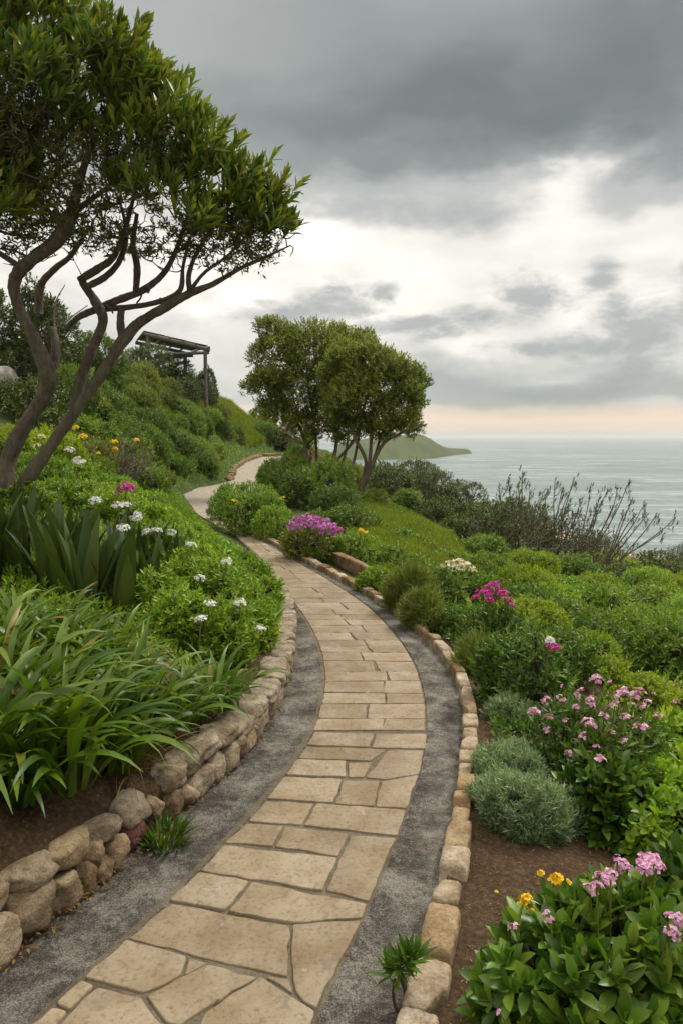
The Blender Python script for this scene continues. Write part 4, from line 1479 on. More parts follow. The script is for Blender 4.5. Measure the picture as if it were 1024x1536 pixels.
tips = list(P2[pick]) + list(P_[rg.choice(len(P_), 520, replace=False)])
Pb, Db = lobe_pts(rg, LOW, 1500, lambda p, d: d[:, 2] < .25, (.55, 1.08))
tips += list(Pb[:620])
wpx_end = [(447, 350, 8.8), (440, 372, 8.8), (436, 385, 8.8), (405, 392, 8.8), (360, 398, 8.9), (330, 400, 8.9), (20, 300, 8.7), (45, 330, 8.6), (5, 395, 8.7)]
tips += [W(*q) for q in wpx_end]
grow_twigs(rg, b, nodes, tips, .0055, .05, 4, .04, 5)
for (x0, y0, x1, y1) in [(205, 455, 213, 440), (213, 440, 222, 436), (222, 440, 224, 428), (240, 447, 250, 456), (160, 458, 170, 470)]:
    b.add(*tube(spline([W(x0, y0, 9.15), W((x0 + x1) / 2 + 2, (y0 + y1) / 2, 9.15), W(x1, y1, 9.15)], 3), np.full(7, .012), 5))
at_root(link('branches', b.mesh('branches', M['bark']), tree1), tree1)

# ---- dead sapling on the bank
b = Buf()
sb = W(85, 505, 16)
for rows in ([(84, 520, 16, 2.2), (82, 490, 16, 2), (82, 470, 16, 1.8), (86, 448, 16, 1.5), (98, 427, 16, 1)], [(84, 492, 16, 1.5), (100, 482, 16, 1.3), (115, 470, 16, 1.2), (132, 458, 16, .9)], [(84, 456, 16, 1.2), (78, 446, 16, .8)], [(90, 443, 16, 1), (92, 436, 16, .8)], [(84, 470, 16, 1), (94, 468, 16, .8)]):
    limb_mesh(b, rows, 6, 5, .03)
sap = empty('dead_sapling', T(85, 560), 'thin leafless dead sapling on the bank, seen between the trunks of the gnarled tree', 'sapling')
at_root(link('trunk', b.mesh('trunk', M['drytwig']), sap), sap)

# ---- two round-headed trees by the bend
def round_tree(name, label, stems, lobes, nleaf, seed, base_px, mat='midtree', ntips=700, L=.11, w=.026, thin=None):
    rg = np.random.default_rng(seed)
    p = W(*base_px)
    p[2] = float(H(p[0], p[1]))
    root = empty(name, p, label, 'tree')
    nodes = []
    for i, rows in enumerate(stems):
        b = Buf()
        c, _r = limb_mesh(b, [(q[0], q[1], q[2], q[3] * .78) for q in rows], 8, seed + i, .05)
        nodes.append(c[len(c) // 3:])
        at_root(link('trunk', b.mesh('trunk', M['bark']), root), root)
    nodes = np.concatenate(nodes)
    P1, D1 = lobe_pts(rg, lobes, nleaf, lambda p_, d: rg.uniform(0, 1, len(p_)) < np.clip(.66 + .8 * d[:, 2], .14, 1), (.45, 1.12))
    if thin is not None:
        keep = thin(P1, rg)
        P1, D1 = P1[keep], D1[keep]
    ax = norm(D1 * .7 + UP * .55 + rg.normal(0, .35, P1.shape))
    v, f = sprigs(rg, P1, ax, 8, .20, L, w, 1.15, .35, P_LEAF, .15, .35)
    at_root(link('crown', mesh_np('crown', v, f, M[mat]), root), root)
    b = Buf()
    pk = rg.choice(len(P1), min(ntips, len(P1)), replace=False)
    grow_twigs(rg, b, nodes, list(P1[pk]), .010, .10, 4, .09, 5)
    at_root(link('branches', b.mesh('branches', M['twig']), root), root)
    return root
lobA = sub([(470, 525, 27, 54), (420, 540, 27, 44), (398, 585, 27, 30), (520, 525, 27.5, 40), (450, 580, 27, 46), (500, 575, 27, 44), (415, 505, 27, 30), (405, 612, 27, 20), (440, 622, 27, 24), (485, 618, 27, 26), (530, 590, 26.4, 40), (470, 640, 26.8, 22), (515, 645, 26.4, 22)], 4)
round_tree('round_headed_tree', 'taller round-headed tree with see-through stems at the bend of the path', [
    [(478, 770, 26.5, 7), (490, 720, 26.5, 6), (502, 680, 26.6, 5.5), (505, 640, 26.8, 5), (492, 595, 27, 4), (480, 550, 27, 3)],
    [(470, 765, 26.4, 6), (462, 700, 26.6, 5), (455, 655, 27, 4.5), (432, 605, 27, 3.5), (410, 570, 27, 2.5)],
    [(476, 765, 26, 6), (500, 700, 26, 4), (530, 660, 26.2, 4.5), (540, 620, 26.5, 3.5), (530, 570, 27, 2.5)],
    [(470, 760, 26.8, 5), (475, 690, 27, 4), (470, 630, 27, 3.5), (460, 570, 27, 2.5)],
    [(482, 765, 27, 5), (515, 690, 27.3, 4), (522, 640, 27.5, 3.5), (520, 580, 27.5, 2.5)]],
    lobA, 21000, 31, (478, 760, 26.5))
lobB = sub([(572, 572, 24, 50), (600, 605, 24, 38), (545, 590, 24, 46), (548, 548, 24.3, 36), (612, 578, 24, 28), (520, 615, 24, 30), (580, 625, 24, 36), (610, 635, 24, 22), (510, 566, 25, 40), (505, 600, 24.8, 26), (570, 645, 24, 20), (540, 640, 24.2, 22)], 8)
round_tree('round_headed_tree', 'lower round-headed tree with twisted dark stems above the grassy slope', [
    [(532, 770, 24, 9), (537, 752, 24, 8), (545, 715, 24, 6.5), (548, 690, 24, 5.5), (534, 660, 24, 4.5), (520, 630, 24, 3)],
    [(536, 755, 24, 6), (552, 705, 23.9, 6), (556, 665, 24, 4.5), (560, 620, 24, 3.5)],
    [(540, 745, 24, 6), (556, 702, 23.8, 5.5), (575, 665, 23.7, 4.5), (605, 648, 23.6, 3.5), (640, 636, 23.5, 2)],
    [(538, 755, 24.3, 5), (560, 690, 24.4, 4), (572, 650, 24.4, 3.5), (585, 610, 24.3, 3)],
    [(530, 760, 24.2, 5), (528, 710, 24.4, 4), (536, 665, 24.5, 3.5), (545, 610, 24.4, 3)]],
    lobB, 18000, 37, (538, 755, 24))

# ---- pergola on the hill
pg = W(290, 590, 44)
pg[2] = float(H(pg[0], pg[1]))
per = empty('pergola', pg, 'rustic open timber pergola with a sloping roof on the crest of the hill', 'pergola')
def beam(name, p0, p1, r_, seed=0):
    b = Buf()
    p0, p1 = np.array(p0), np.array(p1)
    m1 = (p0 + p1) / 2 + np.array([0, 0, .02])
    b.add(*tube(spline([p0, m1, p1], 4), np.full(9, r_) * np.random.default_rng(seed).uniform(.85, 1.1, 9), 7))
    return at_root(link(name, b.mesh(name, M['timber']), per), per)
dF, dB = 44.0, 47.5
def down(px, py, d):
    p = W(px, py, d)
    q = p.copy()
    q[2] = float(H(p[0], p[1])) - .3
    return p, q
for (px, py, d) in [(308, 524, dF), (278, 531, dB), (222, 504, dF), (212, 517, dB)]:
    p, q = down(px, py, d)
    beam('post', q, p, .11, px)
beam('beam', W(232, 533, dF), W(314, 529, dF), .10, 1)
beam('beam', W(222, 538, dB), W(290, 534, dB), .09, 2)
beam('beam', W(214, 501, dF), W(315, 525, dF), .14, 3)
beam('beam', W(204, 514, dB), W(290, 532, dB), .11, 4)
for k in range(6):
    t = k / 5
    a_ = W(216, 500, dF) * (1 - t) + W(313, 523, dF) * t
    c_ = W(206, 513, dB) * (1 - t) + W(288, 530, dB) * t
    beam('rafter', a_ + (a_ - c_) * .06 + UP * .08, c_ + (c_ - a_) * .06 + UP * .08, .05, 10 + k)
b = Buf()
for k in range(9):
    t0, t1 = k / 9 + .004, (k + 1) / 9 - .004
    q = []
    for (t, e) in ((t0, 0), (t1, 0), (t1, 1), (t0, 1)):
        a_ = W(216, 500, dF) * (1 - t) + W(313, 523, dF) * t
        c_ = W(206, 513, dB) * (1 - t) + W(288, 530, dB) * t
        q.append((a_ if e == 0 else c_) + UP * (.135 + .006 * (k % 3)))
    q = np.array(q)
    v = np.vstack([q, q + UP * .035])
    b.add(v, np.array([[0, 3, 2, 1], [4, 5, 6, 7], [0, 1, 5, 4], [1, 2, 6, 5], [2, 3, 7, 6], [3, 0, 4, 7]]))
at_root(link('roof', b.mesh('roof', M['timber'], False), per), per)

# ------------------------------------------------------------------ the raised bed behind the wall
G_BED = 'small-leaved bushes in the raised bed'
L_BED = 'low bright green small-leaved bush in the raised bed behind the stone wall'
bed = [(382, 970, 86, 86, 'bright green bush at the outer corner of the bed, just behind the cap stones'), (335, 985, 120, 105, None), (268, 965, 130, 100, None), (330, 925, 120, 88, None), (374, 932, 80, 72, 'bright green bush spilling over the wall where the gutter ends'),
       (290, 905, 140, 100, None), (322, 872, 100, 74, None), (270, 860, 120, 80, None), (230, 850, 120, 80, None), (270, 826, 76, 44, None), (235, 805, 100, 55, None), (200, 800, 110, 65, None), (140, 785, 120, 70, None),
       (238, 784, 54, 32, None), (215, 768, 80, 38, None), (165, 755, 90, 50, None), (90, 770, 110, 60, None), (110, 740, 100, 55, None), (60, 745, 110, 75, None), (240, 930, 110, 90, None), (180, 748, 70, 34, None), (40, 770, 100, 60, None)]
bed += [(404, 902, 52, 42, None), (382, 868, 50, 32, None), (338, 836, 50, 24, None), (358, 856, 54, 34, None), (312, 824, 50, 26, None), (285, 806, 46, 26, None)]
bedo = []
for (px, py, w_, h_, lab) in bed:
    bedo.append(bush('bright', px, py, w_, h_, lab or L_BED, None if lab else G_BED))
bush('lime', 75, 705, 110, 75, 'yellow-green bush between the two leaning trunks of the gnarled tree')
bush('lime', 20, 690, 80, 60, 'yellow-green bush behind the thicker trunk of the gnarled tree')
bush('olive', 130, 700, 90, 50, 'olive green bush behind the thinner leaning trunk')
bush('hill', 215, 742, 80, 45, 'grey-green bush below the dried shrub with yellow flowers')
bush('hill', 236, 738, 44, 40, 'grey-green feathery bush beside the bend where the concrete path begins')

# broad dark strap leaves (agapanthus-like)
ag = [strap_clump_mesh(300 + i, 12, .14, .84, .088, (.08, .42), (.05, .38), 'agave', 8, .40, .32) for i in range(4)]
for i, (px, py, s) in enumerate([(20, 850, .95), (75, 870, 1.0), (130, 895, 1.0), (180, 905, 1.0), (228, 895, .9), (255, 870, .85), (205, 850, .85), (150, 850, .95), (100, 835, .9), (40, 815, .9), (-30, 850, 1.0), (185, 880, .9), (240, 850, .8), (110, 870, 1.0)]):
    p = T(px, py + 14)
    o = empty('broad_leaf_clump', p, 'clump of broad upright dark blue-green strap leaves in the raised bed', 'plant', 'dark strap-leaved clumps', rng.uniform(0, 6))
    o.scale = (s,) * 3
    link('leaves', ag[i % 4], o)

# arching lily clumps along the wall
ly = [strap_clump_mesh(330 + i, 44, .16, .80, .025, (.05, .8), (.9, 2.3), 'strap', 10) for i in range(4)]
lily = [(20, 1190, .98, None), (100, 1172, .98, None), (150, 1150, .85, None), (55, 1150, 1.0, None), (-50, 1170, 1.1, None), (75, 1120, 1.0, None), (180, 1140, .95, None), (10, 1090, 1.0, None), (135, 1070, .9, None), (60, 1030, .85, None), (200, 1080, .85, None), (-20, 1010, .9, None), (110, 1000, .75, None), (235, 1105, .8, None), (25, 960, .7, None), (85, 960, .65, None), (160, 1010, .75, None),
        (328, 1062, .72, 'arching strap-leaved clump alone by the bare soil next to the cap stones'), (285, 1085, .62, 'smaller arching strap-leaved clump just above the grey cap stones')]
for i, (px, py, s, lab) in enumerate(lily):
    p = T(px, py)
    o = empty('lily_clump', p, lab or 'clump of long arching bright green strap leaves above the stone wall', 'plant', None if lab else 'arching strap-leaved clumps', rng.uniform(0, 6))
    o.scale = (s,) * 3
    link('leaves', ly[i % 4], o)
dry = strap_clump_mesh(360, 70, .10, .55, .0035, (.1, 1.2), (.6, 2.2), 'straw', 8)
for (px, py, s, lab) in [(195, 1150, .95, 'tuft of dry brown straw hanging over the wall among the strap leaves'), (170, 700, 2.0, 'brown straw tuft at the foot of the dried shrub'), (205, 1000, .6, 'short tuft of dry straw on the bare patch between the strap leaves')]:
    o = empty('dry_grass_tuft', T(px, py), lab, 'dry grass', None, rng.uniform(0, 6))
    o.scale = (s,) * 3
    link('leaves', dry, o)
tuft = strap_clump_mesh(365, 190, .085, .19, .007, (.05, .9), (.2, .8), 'strap', 6, .3, .5)
gp = T(247, 1268)
o = empty('grass_tuft', gp, 'small bright green tuft growing from the gutter at the foot of the wall', 'plant')
link('leaves', tuft, o)

# white flower heads standing out of the bed
wf = [(300, 868, 9.0), (340, 843, 10), (315, 907, 8.0), (302, 929, 7.6), (360, 905, 7.9), (391, 944, 7.0), (287, 819, 11.0), (257, 800, 11.5), (236, 797, 11.3), (221, 799, 11.2), (186, 793, 11.0), (188, 759, 13.0), (207, 772, 12.5), (176, 760, 13.2), (143, 752, 13.0), (205, 778, 12.0)]
for i, (px, py, d) in enumerate(wf):
    labs = {5: 'white flower head at the outer corner of the bed, just above the cap stones', 4: 'white flower head between the corner flower and the pair lower in the bed', 3: 'lowest white flower head in the middle of the bed', 1: 'white flower head standing highest over the edge of the path'}
    lone_flower('white_flower', 'white', px, py, d - .1, .5, .76 + .03 * (d - 7), labs.get(i, 'white round flower head standing above the bright green bed'), None if i in labs else 'white flower heads in the bed')
lone_flower('magenta_flower', 'magenta', 190, 734, 14.5, .5, 1.5, 'magenta flower cluster at the top of the bed below the dried shrub')
for i, (px, py, s, lab) in enumerate([(205, 661, .9, 'single yellow flower head at the tip of the dried shrub'), (171, 664, .95, 'yellow flower head beside the leaning trunk, upper of two'), (173, 674, .8, 'yellow flower head beside the leaning trunk, lower of two'), (114, 642, .8, 'small yellow flower behind the leaning trunk'), (125, 656, .9, 'orange-yellow flower cluster behind the leaning trunk'), (148, 680, .5, 'tiny yellow flower low between the leaning trunk and dried shrub')]):
    lone_flower('yellow_flower', 'yellowbig', px, py, 15.5, .7, s, lab)
for i, (px, py, s, lab) in enumerate([(118, 694, 1.9, 'large white flower head behind the leaning trunk, lowest of the group'), (105, 676, 1.4, 'white flower cluster behind the leaning trunk, middle of the group'), (62, 656, 1.2, 'pale pinkish flower head between the two trunks'), (56, 670, 1.0, 'small pale flower between the two trunks')]):
    lone_flower('pale_flower', 'cream' if i > 1 else 'white', px, py, 14.5, .6, s, lab)
# dried shrub
b = Buf()
rg = np.random.default_rng(77)
pd = W(165, 725, 15.5)
pd[2] = float(H(pd[0], pd[1]))
drs = empty('dried_shrub', pd, 'dried brown shrub with bristling bare stems at the top of the raised bed', 'shrub')
for k in range(60):
    a_ = rg.uniform(-.5, 1.25)
    L_ = rg.uniform(.6, 1.15)
    e = np.array([math.sin(a_) * L_, rg.normal(0, .25), math.cos(a_) * L_ * .9])
    s_ = np.array([rg.normal(0, .1), rg.normal(0, .1), 0])
    b.add(*tube(spline([s_, s_ + e * .5 + rg.normal(0, .06, 3), s_ + e], 4), np.linspace(.022, .006, 9), 5))
for k in range(50):
    s_ = np.array([rg.uniform(-.2, .7), rg.normal(0, .2), rg.uniform(.15, .4)])
    e = rg.normal(0, .25, 3)
    b.add(*tube(spline([s_, s_ + e * .5 + rg.normal(0, .07, 3), s_ + e], 3), np.linspace(.008, .004, 7), 4))
link('stems', b.mesh('stems', M['drytwig']), drs)

# ------------------------------------------------------------------ the hill
o = empty('boulder', T(6, 578), 'pale whitish boulder among dark bushes at the photo edge below the hill trees', 'boulder')
bl = link('stone', rock_mesh('stone', 950, .75, .7, .62, 2.4, 3, 9, M['boulder']), o)
bl.location = (0, 0, .2)
G_H = 'bushes covering the hill side of the path'
hill = []
rr = random.Random(9)
for (py, x0, x1, step, w_, h_) in [(575, 110, 330, 46, 62, 34), (600, 90, 345, 50, 70, 38), (625, 120, 395, 48, 68, 38), (652, 135, 410, 46, 72, 42), (682, 185, 415, 44, 76, 48), (708, 225, 370, 42, 74, 52), (728, 262, 345, 36, 58, 46)]:
    x = x0
    while x < x1:
        hill.append((x + rr.uniform(-12, 12), py + rr.uniform(-8, 8), w_ * rr.uniform(.8, 1.25), h_ * rr.uniform(.75, 1.2)))
        x += step
for _ in range(150):
    y_ = rr.uniform(585, 728)
    x_ = rr.uniform(100, 415)
    hill.append((x_, y_, rr.uniform(34, 58), rr.uniform(22, 38)))
hill = [q for q in hill if q[1] > 560 + max(0, q[0] - 250) * .46 and not (q[0] > 225 and q[1] < 642 + (q[0] - 225) * .15 and rr.random() < .72)]
for (px, py, w_, h_) in hill:
    # keep clear of the path itself
    p = T(px, py)
    if p[0] > float(xA(p[1])) - w_ * pix(p)[2] / F * .42 - .1 or p[1] > 70:
        continue
    kind = 'olive' if rr.random() < (.45 if py < 640 else .12) else 'hill'
    bush(kind, px, py, w_, h_, 'rounded olive-green bush in the scrub on the hillside' if kind == 'olive' else 'rounded green bush in the scrub on the hillside above the path', G_H + (', olive ones' if kind == 'olive' else ''))
for (px, py, w_, h_, kind, lab) in [(52, 585, 110, 180, 'shade', 'tall dark evergreen bush behind the thicker trunk at the photo edge'), (85, 575, 110, 130, 'shade', 'dark evergreen bush on the hill crest between the gnarled trunks'), (-40, 560, 120, 180, 'shade', 'very tall dark evergreen bush cut by the photo edge'), (45, 640, 110, 80, 'shade', 'low dark bush under the fork of the thicker trunk'),
                              (150, 575, 110, 80, 'hill', 'green bush on the crest behind the leaning trunk'), (225, 570, 80, 60, 'shade', 'dark bush beside the pergola, on its uphill side'), (262, 580, 75, 55, 'shade', 'dark bush growing under the pergola roof'), (313, 612, 40, 68, 'shade', 'small upright bush at the foot of the outer pergola post'), (300, 608, 60, 44, 'shade', 'dark bush crowding the outer post of the pergola'), (275, 606, 70, 46, 'shade', 'low dark bush in front of the pergola posts'),
                              (205, 600, 95, 62, 'olive', 'yellowish olive bush in front of the pergola'), (105, 620, 110, 80, 'hill', 'green bush on the slope behind the leaning trunk'), (250, 480 + 90, 50, 50, 'shade', 'dark bush behind the pergola')]:
    bush(kind, px, py, w_, h_, lab)

def scatter(name, poly_px, n, kind, seed, label, kindmat=None, k=6, stem=.12, L=.09, w=.018, zlift=0.0, up=1.0, t0=1.0, t1=.2):
    """a mass of small herbs nobody could count: one mesh over a patch of ground given by its outline in ground pixels"""
    rg = np.random.default_rng(seed)
    P3 = np.array([T(*q) for q in poly_px])
    mn, mx = P3.min(0), P3.max(0)
    xs, ys_ = [], []
    pp = P3[:, :2]
    m_ = len(pp)
    got = 0
    while got < n:
        q = rg.uniform(mn[:2], mx[:2], (n * 2, 2))
        ins = np.zeros(len(q), bool)
        j = m_ - 1
        for i in range(m_):
            c1 = (pp[i, 1] > q[:, 1]) != (pp[j, 1] > q[:, 1])
            xi = (pp[j, 0] - pp[i, 0]) * (q[:, 1] - pp[i, 1]) / (pp[j, 1] - pp[i, 1] + 1e-12) + pp[i, 0]
            ins ^= c1 & (q[:, 0] < xi)
            j = i
        ins &= (q[:, 0] < xA(q[:, 1]) - .15) | (q[:, 0] > xD(q[:, 1]) + .22) | (q[:, 1] > 53)
        q = q[ins]
        xs.append(q[:, 0]); ys_.append(q[:, 1])
        got += len(q)
        if len(q) < 4:
            break
    x, y_ = np.concatenate(xs)[:n], np.concatenate(ys_)[:n]
    P = np.stack([x, y_, H(x, y_) + zlift + rg.uniform(-.02, .05, len(x))], 1)
    ax = norm(UP * up + rg.normal(0, .35, P.shape))
    v, f = sprigs(rg, P, ax, k, stem, L, w, t0, t1, P_LEAF, .2, .3)
    return tag(link(name, mesh_np(name, v, f, M[kindmat or kind])), label, None, None, 'stuff')
hill_poly = [(90, 740), (20, 640), (40, 590), (140, 560), (260, 572), (345, 610), (415, 642), (412, 682), (370, 690), (345, 722), (270, 738), (200, 742)]
scatter('crest_grass', [(225, 582), (300, 592), (340, 608), (415, 646), (400, 668), (372, 672), (320, 650), (240, 628)], 26000, 'grass', 93, 'yellowish grass growing between the bushes along the crest of the hill', 'meadow', 5, .35, .38, .014, .0, 1.0, .5, .1)
scatter('hillside_herbs', hill_poly, 45000, 'hill', 91, 'low scrub covering the hillside between the bushes', None, 6, .28, .13, .024)

# ------------------------------------------------------------------ sea side of the path: near bed
# big-leaved flowering shrubs
b1 = bush('bigleaf', 925, 1590, 390, 270, 'large glossy broad-leaved shrub with pink flower heads in the nearest corner of the soil bed', fresh=True, cat='shrub', name='flowering_shrub')
heads_on(b1, 'pinkbig', [(905, 1321, 1.0), (974, 1296, 1.25), (933, 1299, .7), (884, 1336, .7), (1006, 1400, .7), (1018, 1380, .6), (915, 1312, .6), (965, 1302, .8), (984, 1300, .7), (894, 1330, .6), (940, 1302, .5)], .68)
heads_on(b1, 'pink', [(770, 1391, .6), (822, 1374, .55), (748, 1520, .45), (1003, 1375, .5), (925, 1288, .5)], .85)
b1b = bush('bigleaf', 1060, 1500, 240, 260, 'broad-leaved shrub at the photo edge, behind the large pink-flowered one', fresh=True, cat='shrub')
for (px, py, w_, h_, kind, lab) in [(775, 1545, 120, 95, 'bigleaf', 'low lobe of broad glossy leaves nearest the bare soil'),
                                    (1000, 1300, 140, 130, 'leafy', 'leafy light green bush between the pink-flowered shrubs at the photo edge'), (965, 1235, 130, 110, 'leafy', 'bright leafy bush behind the bare soil, next to the dark pink-flowered shrub'), (1035, 1220, 120, 120, 'leafy', 'leafy bush at the photo edge above the bare soil'),
                                    (905, 1245, 120, 120, 'bigleaf', 'dark broad-leaved plant just behind the silvery mounds'), (1010, 1150, 110, 90, 'leafy', 'leafy green bush beyond the loose pink flowers')]:
    bush(kind, px, py, w_, h_, lab)
b2 = bush('dark', 895, 1190, 215, 165, 'loose shrub covered in small pale pink flower clusters behind the silvery mounds', fresh=True, cat='shrub', name='flowering_shrub')
heads_on(b2, 'pink', [(800, 1070, .9), (820, 1052, .6), (843, 1030, .45), (821, 1078, .7), (840, 1048, .6), (891, 1019, .8), (914, 1024, .45), (873, 1043, .9), (886, 1050, .7), (887, 1057, .6), (929, 1043, 1.0), (938, 1040, .8), (921, 1057, .6), (957, 1043, 1.0), (966, 1062, .8), (970, 1056, .6), (936, 1076, .6), (880, 1086, .8), (889, 1090, .5), (877, 1107, .7), (961, 1093, .9), (852, 1131, .45), (893, 1121, .5), (900, 1141, .7), (848, 1081, .4), (1013, 1053, .4), (979, 1041, .35), (820, 1095, .5), (905, 1075, .6), (862, 1062, .5), (948, 1058, .6), (915, 1100, .5), (935, 1112, .45), (985, 1075, .5)], 1.25)
# silvery mounds
bush('silver', 768, 1166, 132, 62, 'silvery grey-green mound, the smaller one behind, against the kerb', fresh=True)
bush('silver', 782, 1252, 150, 98, 'silvery grey-green mound, the larger one beside bare soil and kerb stones', fresh=True)
bush('silver', 744, 1206, 84, 62, 'small silvery tuft squeezed between the two silvery mounds and the kerb', fresh=True)
bush('silver', 832, 1236, 84, 66, 'silvery tuft leaning out of the larger silvery mound towards the dark broad-leaved plant', fresh=True)
bush('silver', 765, 1085, 80, 50, 'low grey-green cushion between the kerb and the shrub with one magenta flower')
# yellow flowers on thin stems in the soil
def wiry(px, py, pts, label):
    p = T(px, py)
    d = pix(p)[2]
    o = empty('yellow_flower_plant', p, label, 'flower')
    bb = Buf()
    for (fx, fy, s_) in pts:
        q = W(fx, fy, d - .05) - p
        m_ = q * .5 + np.array([rng.normal(0, .02), 0, 0])
        bb.add(*tube(spline([np.zeros(3), m_, q], 4), np.linspace(.003, .002, 9), 5))
        hd = link('flower_head', HEAD['yellow'][int(rng.integers(2))], o)
        hd.location = tuple(q)
        hd.scale = (s_,) * 3
    v, f = sprigs(rng, np.array([[rng.normal(0, .03), rng.normal(0, .02), rng.uniform(.02, .12)] for _ in range(14)]), np.array([[rng.normal(0, .4), rng.normal(0, .3), 1] for _ in range(14)]), 4, .03, .03, .005, 1.0, .4)
    link('leaves', mesh_np('leaves', v, f, M['olive']), o)
    link('stems', bb.mesh('stems', M['stem']), o)
wiry(842, 1362, [(834, 1318, 1.0), (830, 1323, .9), (849, 1328, 1.0), (846, 1331, .7), (810, 1310, .6), (838, 1326, .8)], 'wiry plant with small yellow flowers standing in the bare soil below the silvery mound')
wiry(790, 1385, [(790, 1348, .8), (786, 1352, .8), (781, 1361, .9), (797, 1367, .5), (800, 1385, .5), (744, 1338, .3)], 'wiry plant with yellow flowers at the edge of the broad-leaved shrub')
# rosette by the kerb
pr = T(603, 1530)
ros = empty('rosette_plant', pr, 'dark green rosette on a short woody stem squeezed between gutter and kerb', 'plant')
rd = pix(pr)[2]
top = W(600, 1462, rd) - pr
bb = Buf()
bb.add(*tube(spline([np.array([.0, -.04, -.05]), top * .5 + np.array([.02, 0, 0]), top * .95], 5), np.linspace(.012, .009, 11), 6))
bb.add(*tube(spline([np.array([.01, -.02, -.05]), top * .45 + np.array([-.03, 0, 0]), top * .9 + np.array([-.02, 0, 0])], 5), np.linspace(.008, .006, 11), 6))
link('stem', bb.mesh('stem', M['twig']), ros)
rv = Buf()
rgr = np.random.default_rng(12)
for (ox, oz, n_) in [(0, 0, 34), (-.04, -.01, 22), (.05, .02, 24), (.02, .03, 20)]:
    rv.add(*sprigs(rgr, np.array([top + np.array([ox, rgr.normal(0, .02), oz])]), np.array([[ox * 3, -.15, 1.0]]), n_, .05, .105, .0095, 1.15, .15, P_LEAF4, .12, .4))
link('leaves', rv.mesh('leaves', M['bigleaf']), ros)

# shrubs along the kerb, further up
k1 = bush('dark', 790, 1070, 165, 150, 'dark green shrub with one magenta and white flower, beside the kerb', fresh=True)
heads_on(k1, 'magenta', [(830, 972, .55), (822, 968, .4)], 1.0)
heads_on(k1, 'white', [(824, 961, .6)], 1.0)
k2 = bush('dark', 745, 995, 120, 100, 'dark green shrub topped by a spray of magenta flowers', fresh=True)
heads_on(k2, 'magenta', [(712, 897, .6), (722, 890, .8), (735, 884, 1.0), (742, 878, .7), (748, 889, .8), (756, 893, .8), (730, 892, .7), (762, 902, .6), (768, 909, .45), (733, 902, .6)], .9)
k3 = bush('hill', 685, 900, 110, 62, 'green shrub topped with a patch of cream flowers', fresh=True)
heads_on(k3, 'cream', [(668, 852, 1.1), (676, 849, 1.2), (685, 847, 1.2), (694, 850, 1.2), (702, 853, 1.0), (680, 853, 1.0), (690, 855, .9), (708, 856, .7)], 1.5)
for (px, py, w_, h_, kind, lab) in [(850, 1020, 120, 90, 'dark', 'dark green bush between the magenta spray and the yellow-green hedge'), (720, 1010, 80, 60, 'wispy', 'wispy low plant overhanging the kerb stones'), (640, 940, 75, 60, 'wispy', 'dry wispy tuft hanging onto the kerb'), (615, 915, 85, 72, 'wispy', 'dark wispy bush beside the kerb at the middle of the curve'), (565, 885, 66, 40, 'bright', 'bright green cushion beside the kerb just past the brown slab'),
                                    (660, 905, 90, 62, 'hill', 'dark green bush between the wispy bush and the magenta spray'), (690, 960, 70, 55, 'dark', 'dark green cushion hugging the kerb below the magenta spray'), (800, 940, 110, 70, 'hill', 'green bush just beyond the magenta spray'), (620, 870, 80, 40, 'hill', 'green bush at the foot of the grassy slope')]:
    bush(kind, px, py, w_, h_, lab)

# middle bed under the trees
m1 = bush('bright', 378, 800, 120, 82, 'rounded bright green bush with two small yellow flowers in the bend of the path', fresh=True)
heads_on(m1, 'orange', [(352, 752, 1.2), (424, 748, 1.2)], .9)
bush('bright', 338, 776, 60, 54, 'bright green bush at the inner corner of the bend, where the path narrows')
bush('bright', 412, 808, 70, 56, 'bright green bush between the bend and the purple-flowered shrub')
m2 = bush('olive', 463, 838, 92, 62, 'grey-green shrub topped with purple flowers above the kerb', fresh=True, cat='shrub', name='flowering_shrub')
heads_on(m2, 'violet', [(436, 789, .8), (446, 783, .9), (456, 780, 1.0), (466, 781, 1.0), (476, 783, 1.0), (486, 787, 1.0), (496, 793, 1.0), (503, 796, .9), (460, 786, .9), (474, 790, 1.0), (488, 795, .9), (450, 790, .7), (440, 795, .6)], 1.25)
m3 = bush('bright', 525, 850, 100, 62, 'bright green bush with one yellow flower next to the purple-flowered shrub', fresh=True)
heads_on(m3, 'yellowbig', [(541, 796, .7), (548, 799, .5)], .9)
bush('hill', 575, 858, 80, 46, 'green bush where the grassy slope meets the kerb-side bushes')
for (px, py, w_, h_, kind, lab) in [(425, 755, 90, 85, 'hill', 'dark green bush hiding the upper bend of the path'), (500, 760, 80, 84, 'hill', 'tall loose bush around the stems of the taller round-headed tree'), (455, 720, 60, 66, 'dark', 'dark bush at the foot of the taller round-headed tree'), (525, 745, 60, 62, 'olive', 'olive bush between the two round-headed trees'), (400, 735, 46, 46, 'bright', 'bright green bush at the edge of the upper bend'), (455, 765, 80, 70, 'hill', 'green bush beneath the taller round-headed tree'), (505, 780, 80, 60, 'dark', 'dark bush between the stems of the two round-headed trees'), (490, 735, 70, 60, 'hill', 'bush among the stems of the taller round-headed tree'),
                                    (432, 678, 46, 56, 'purple', 'dark purple-brown bush beside the top of the path'), (530, 800, 80, 46, 'hill', 'green cushion below the lower round-headed tree'), (480, 800, 70, 40, 'dark', 'dark cushion behind the purple-flowered shrub'), (560, 760, 50, 30, 'olive', 'small olive bush at the foot of the lower round-headed tree'), (445, 720, 60, 56, 'hill', 'bush behind the drooping palm-like plant')]:
    bush(kind, px, py, w_, h_, lab)
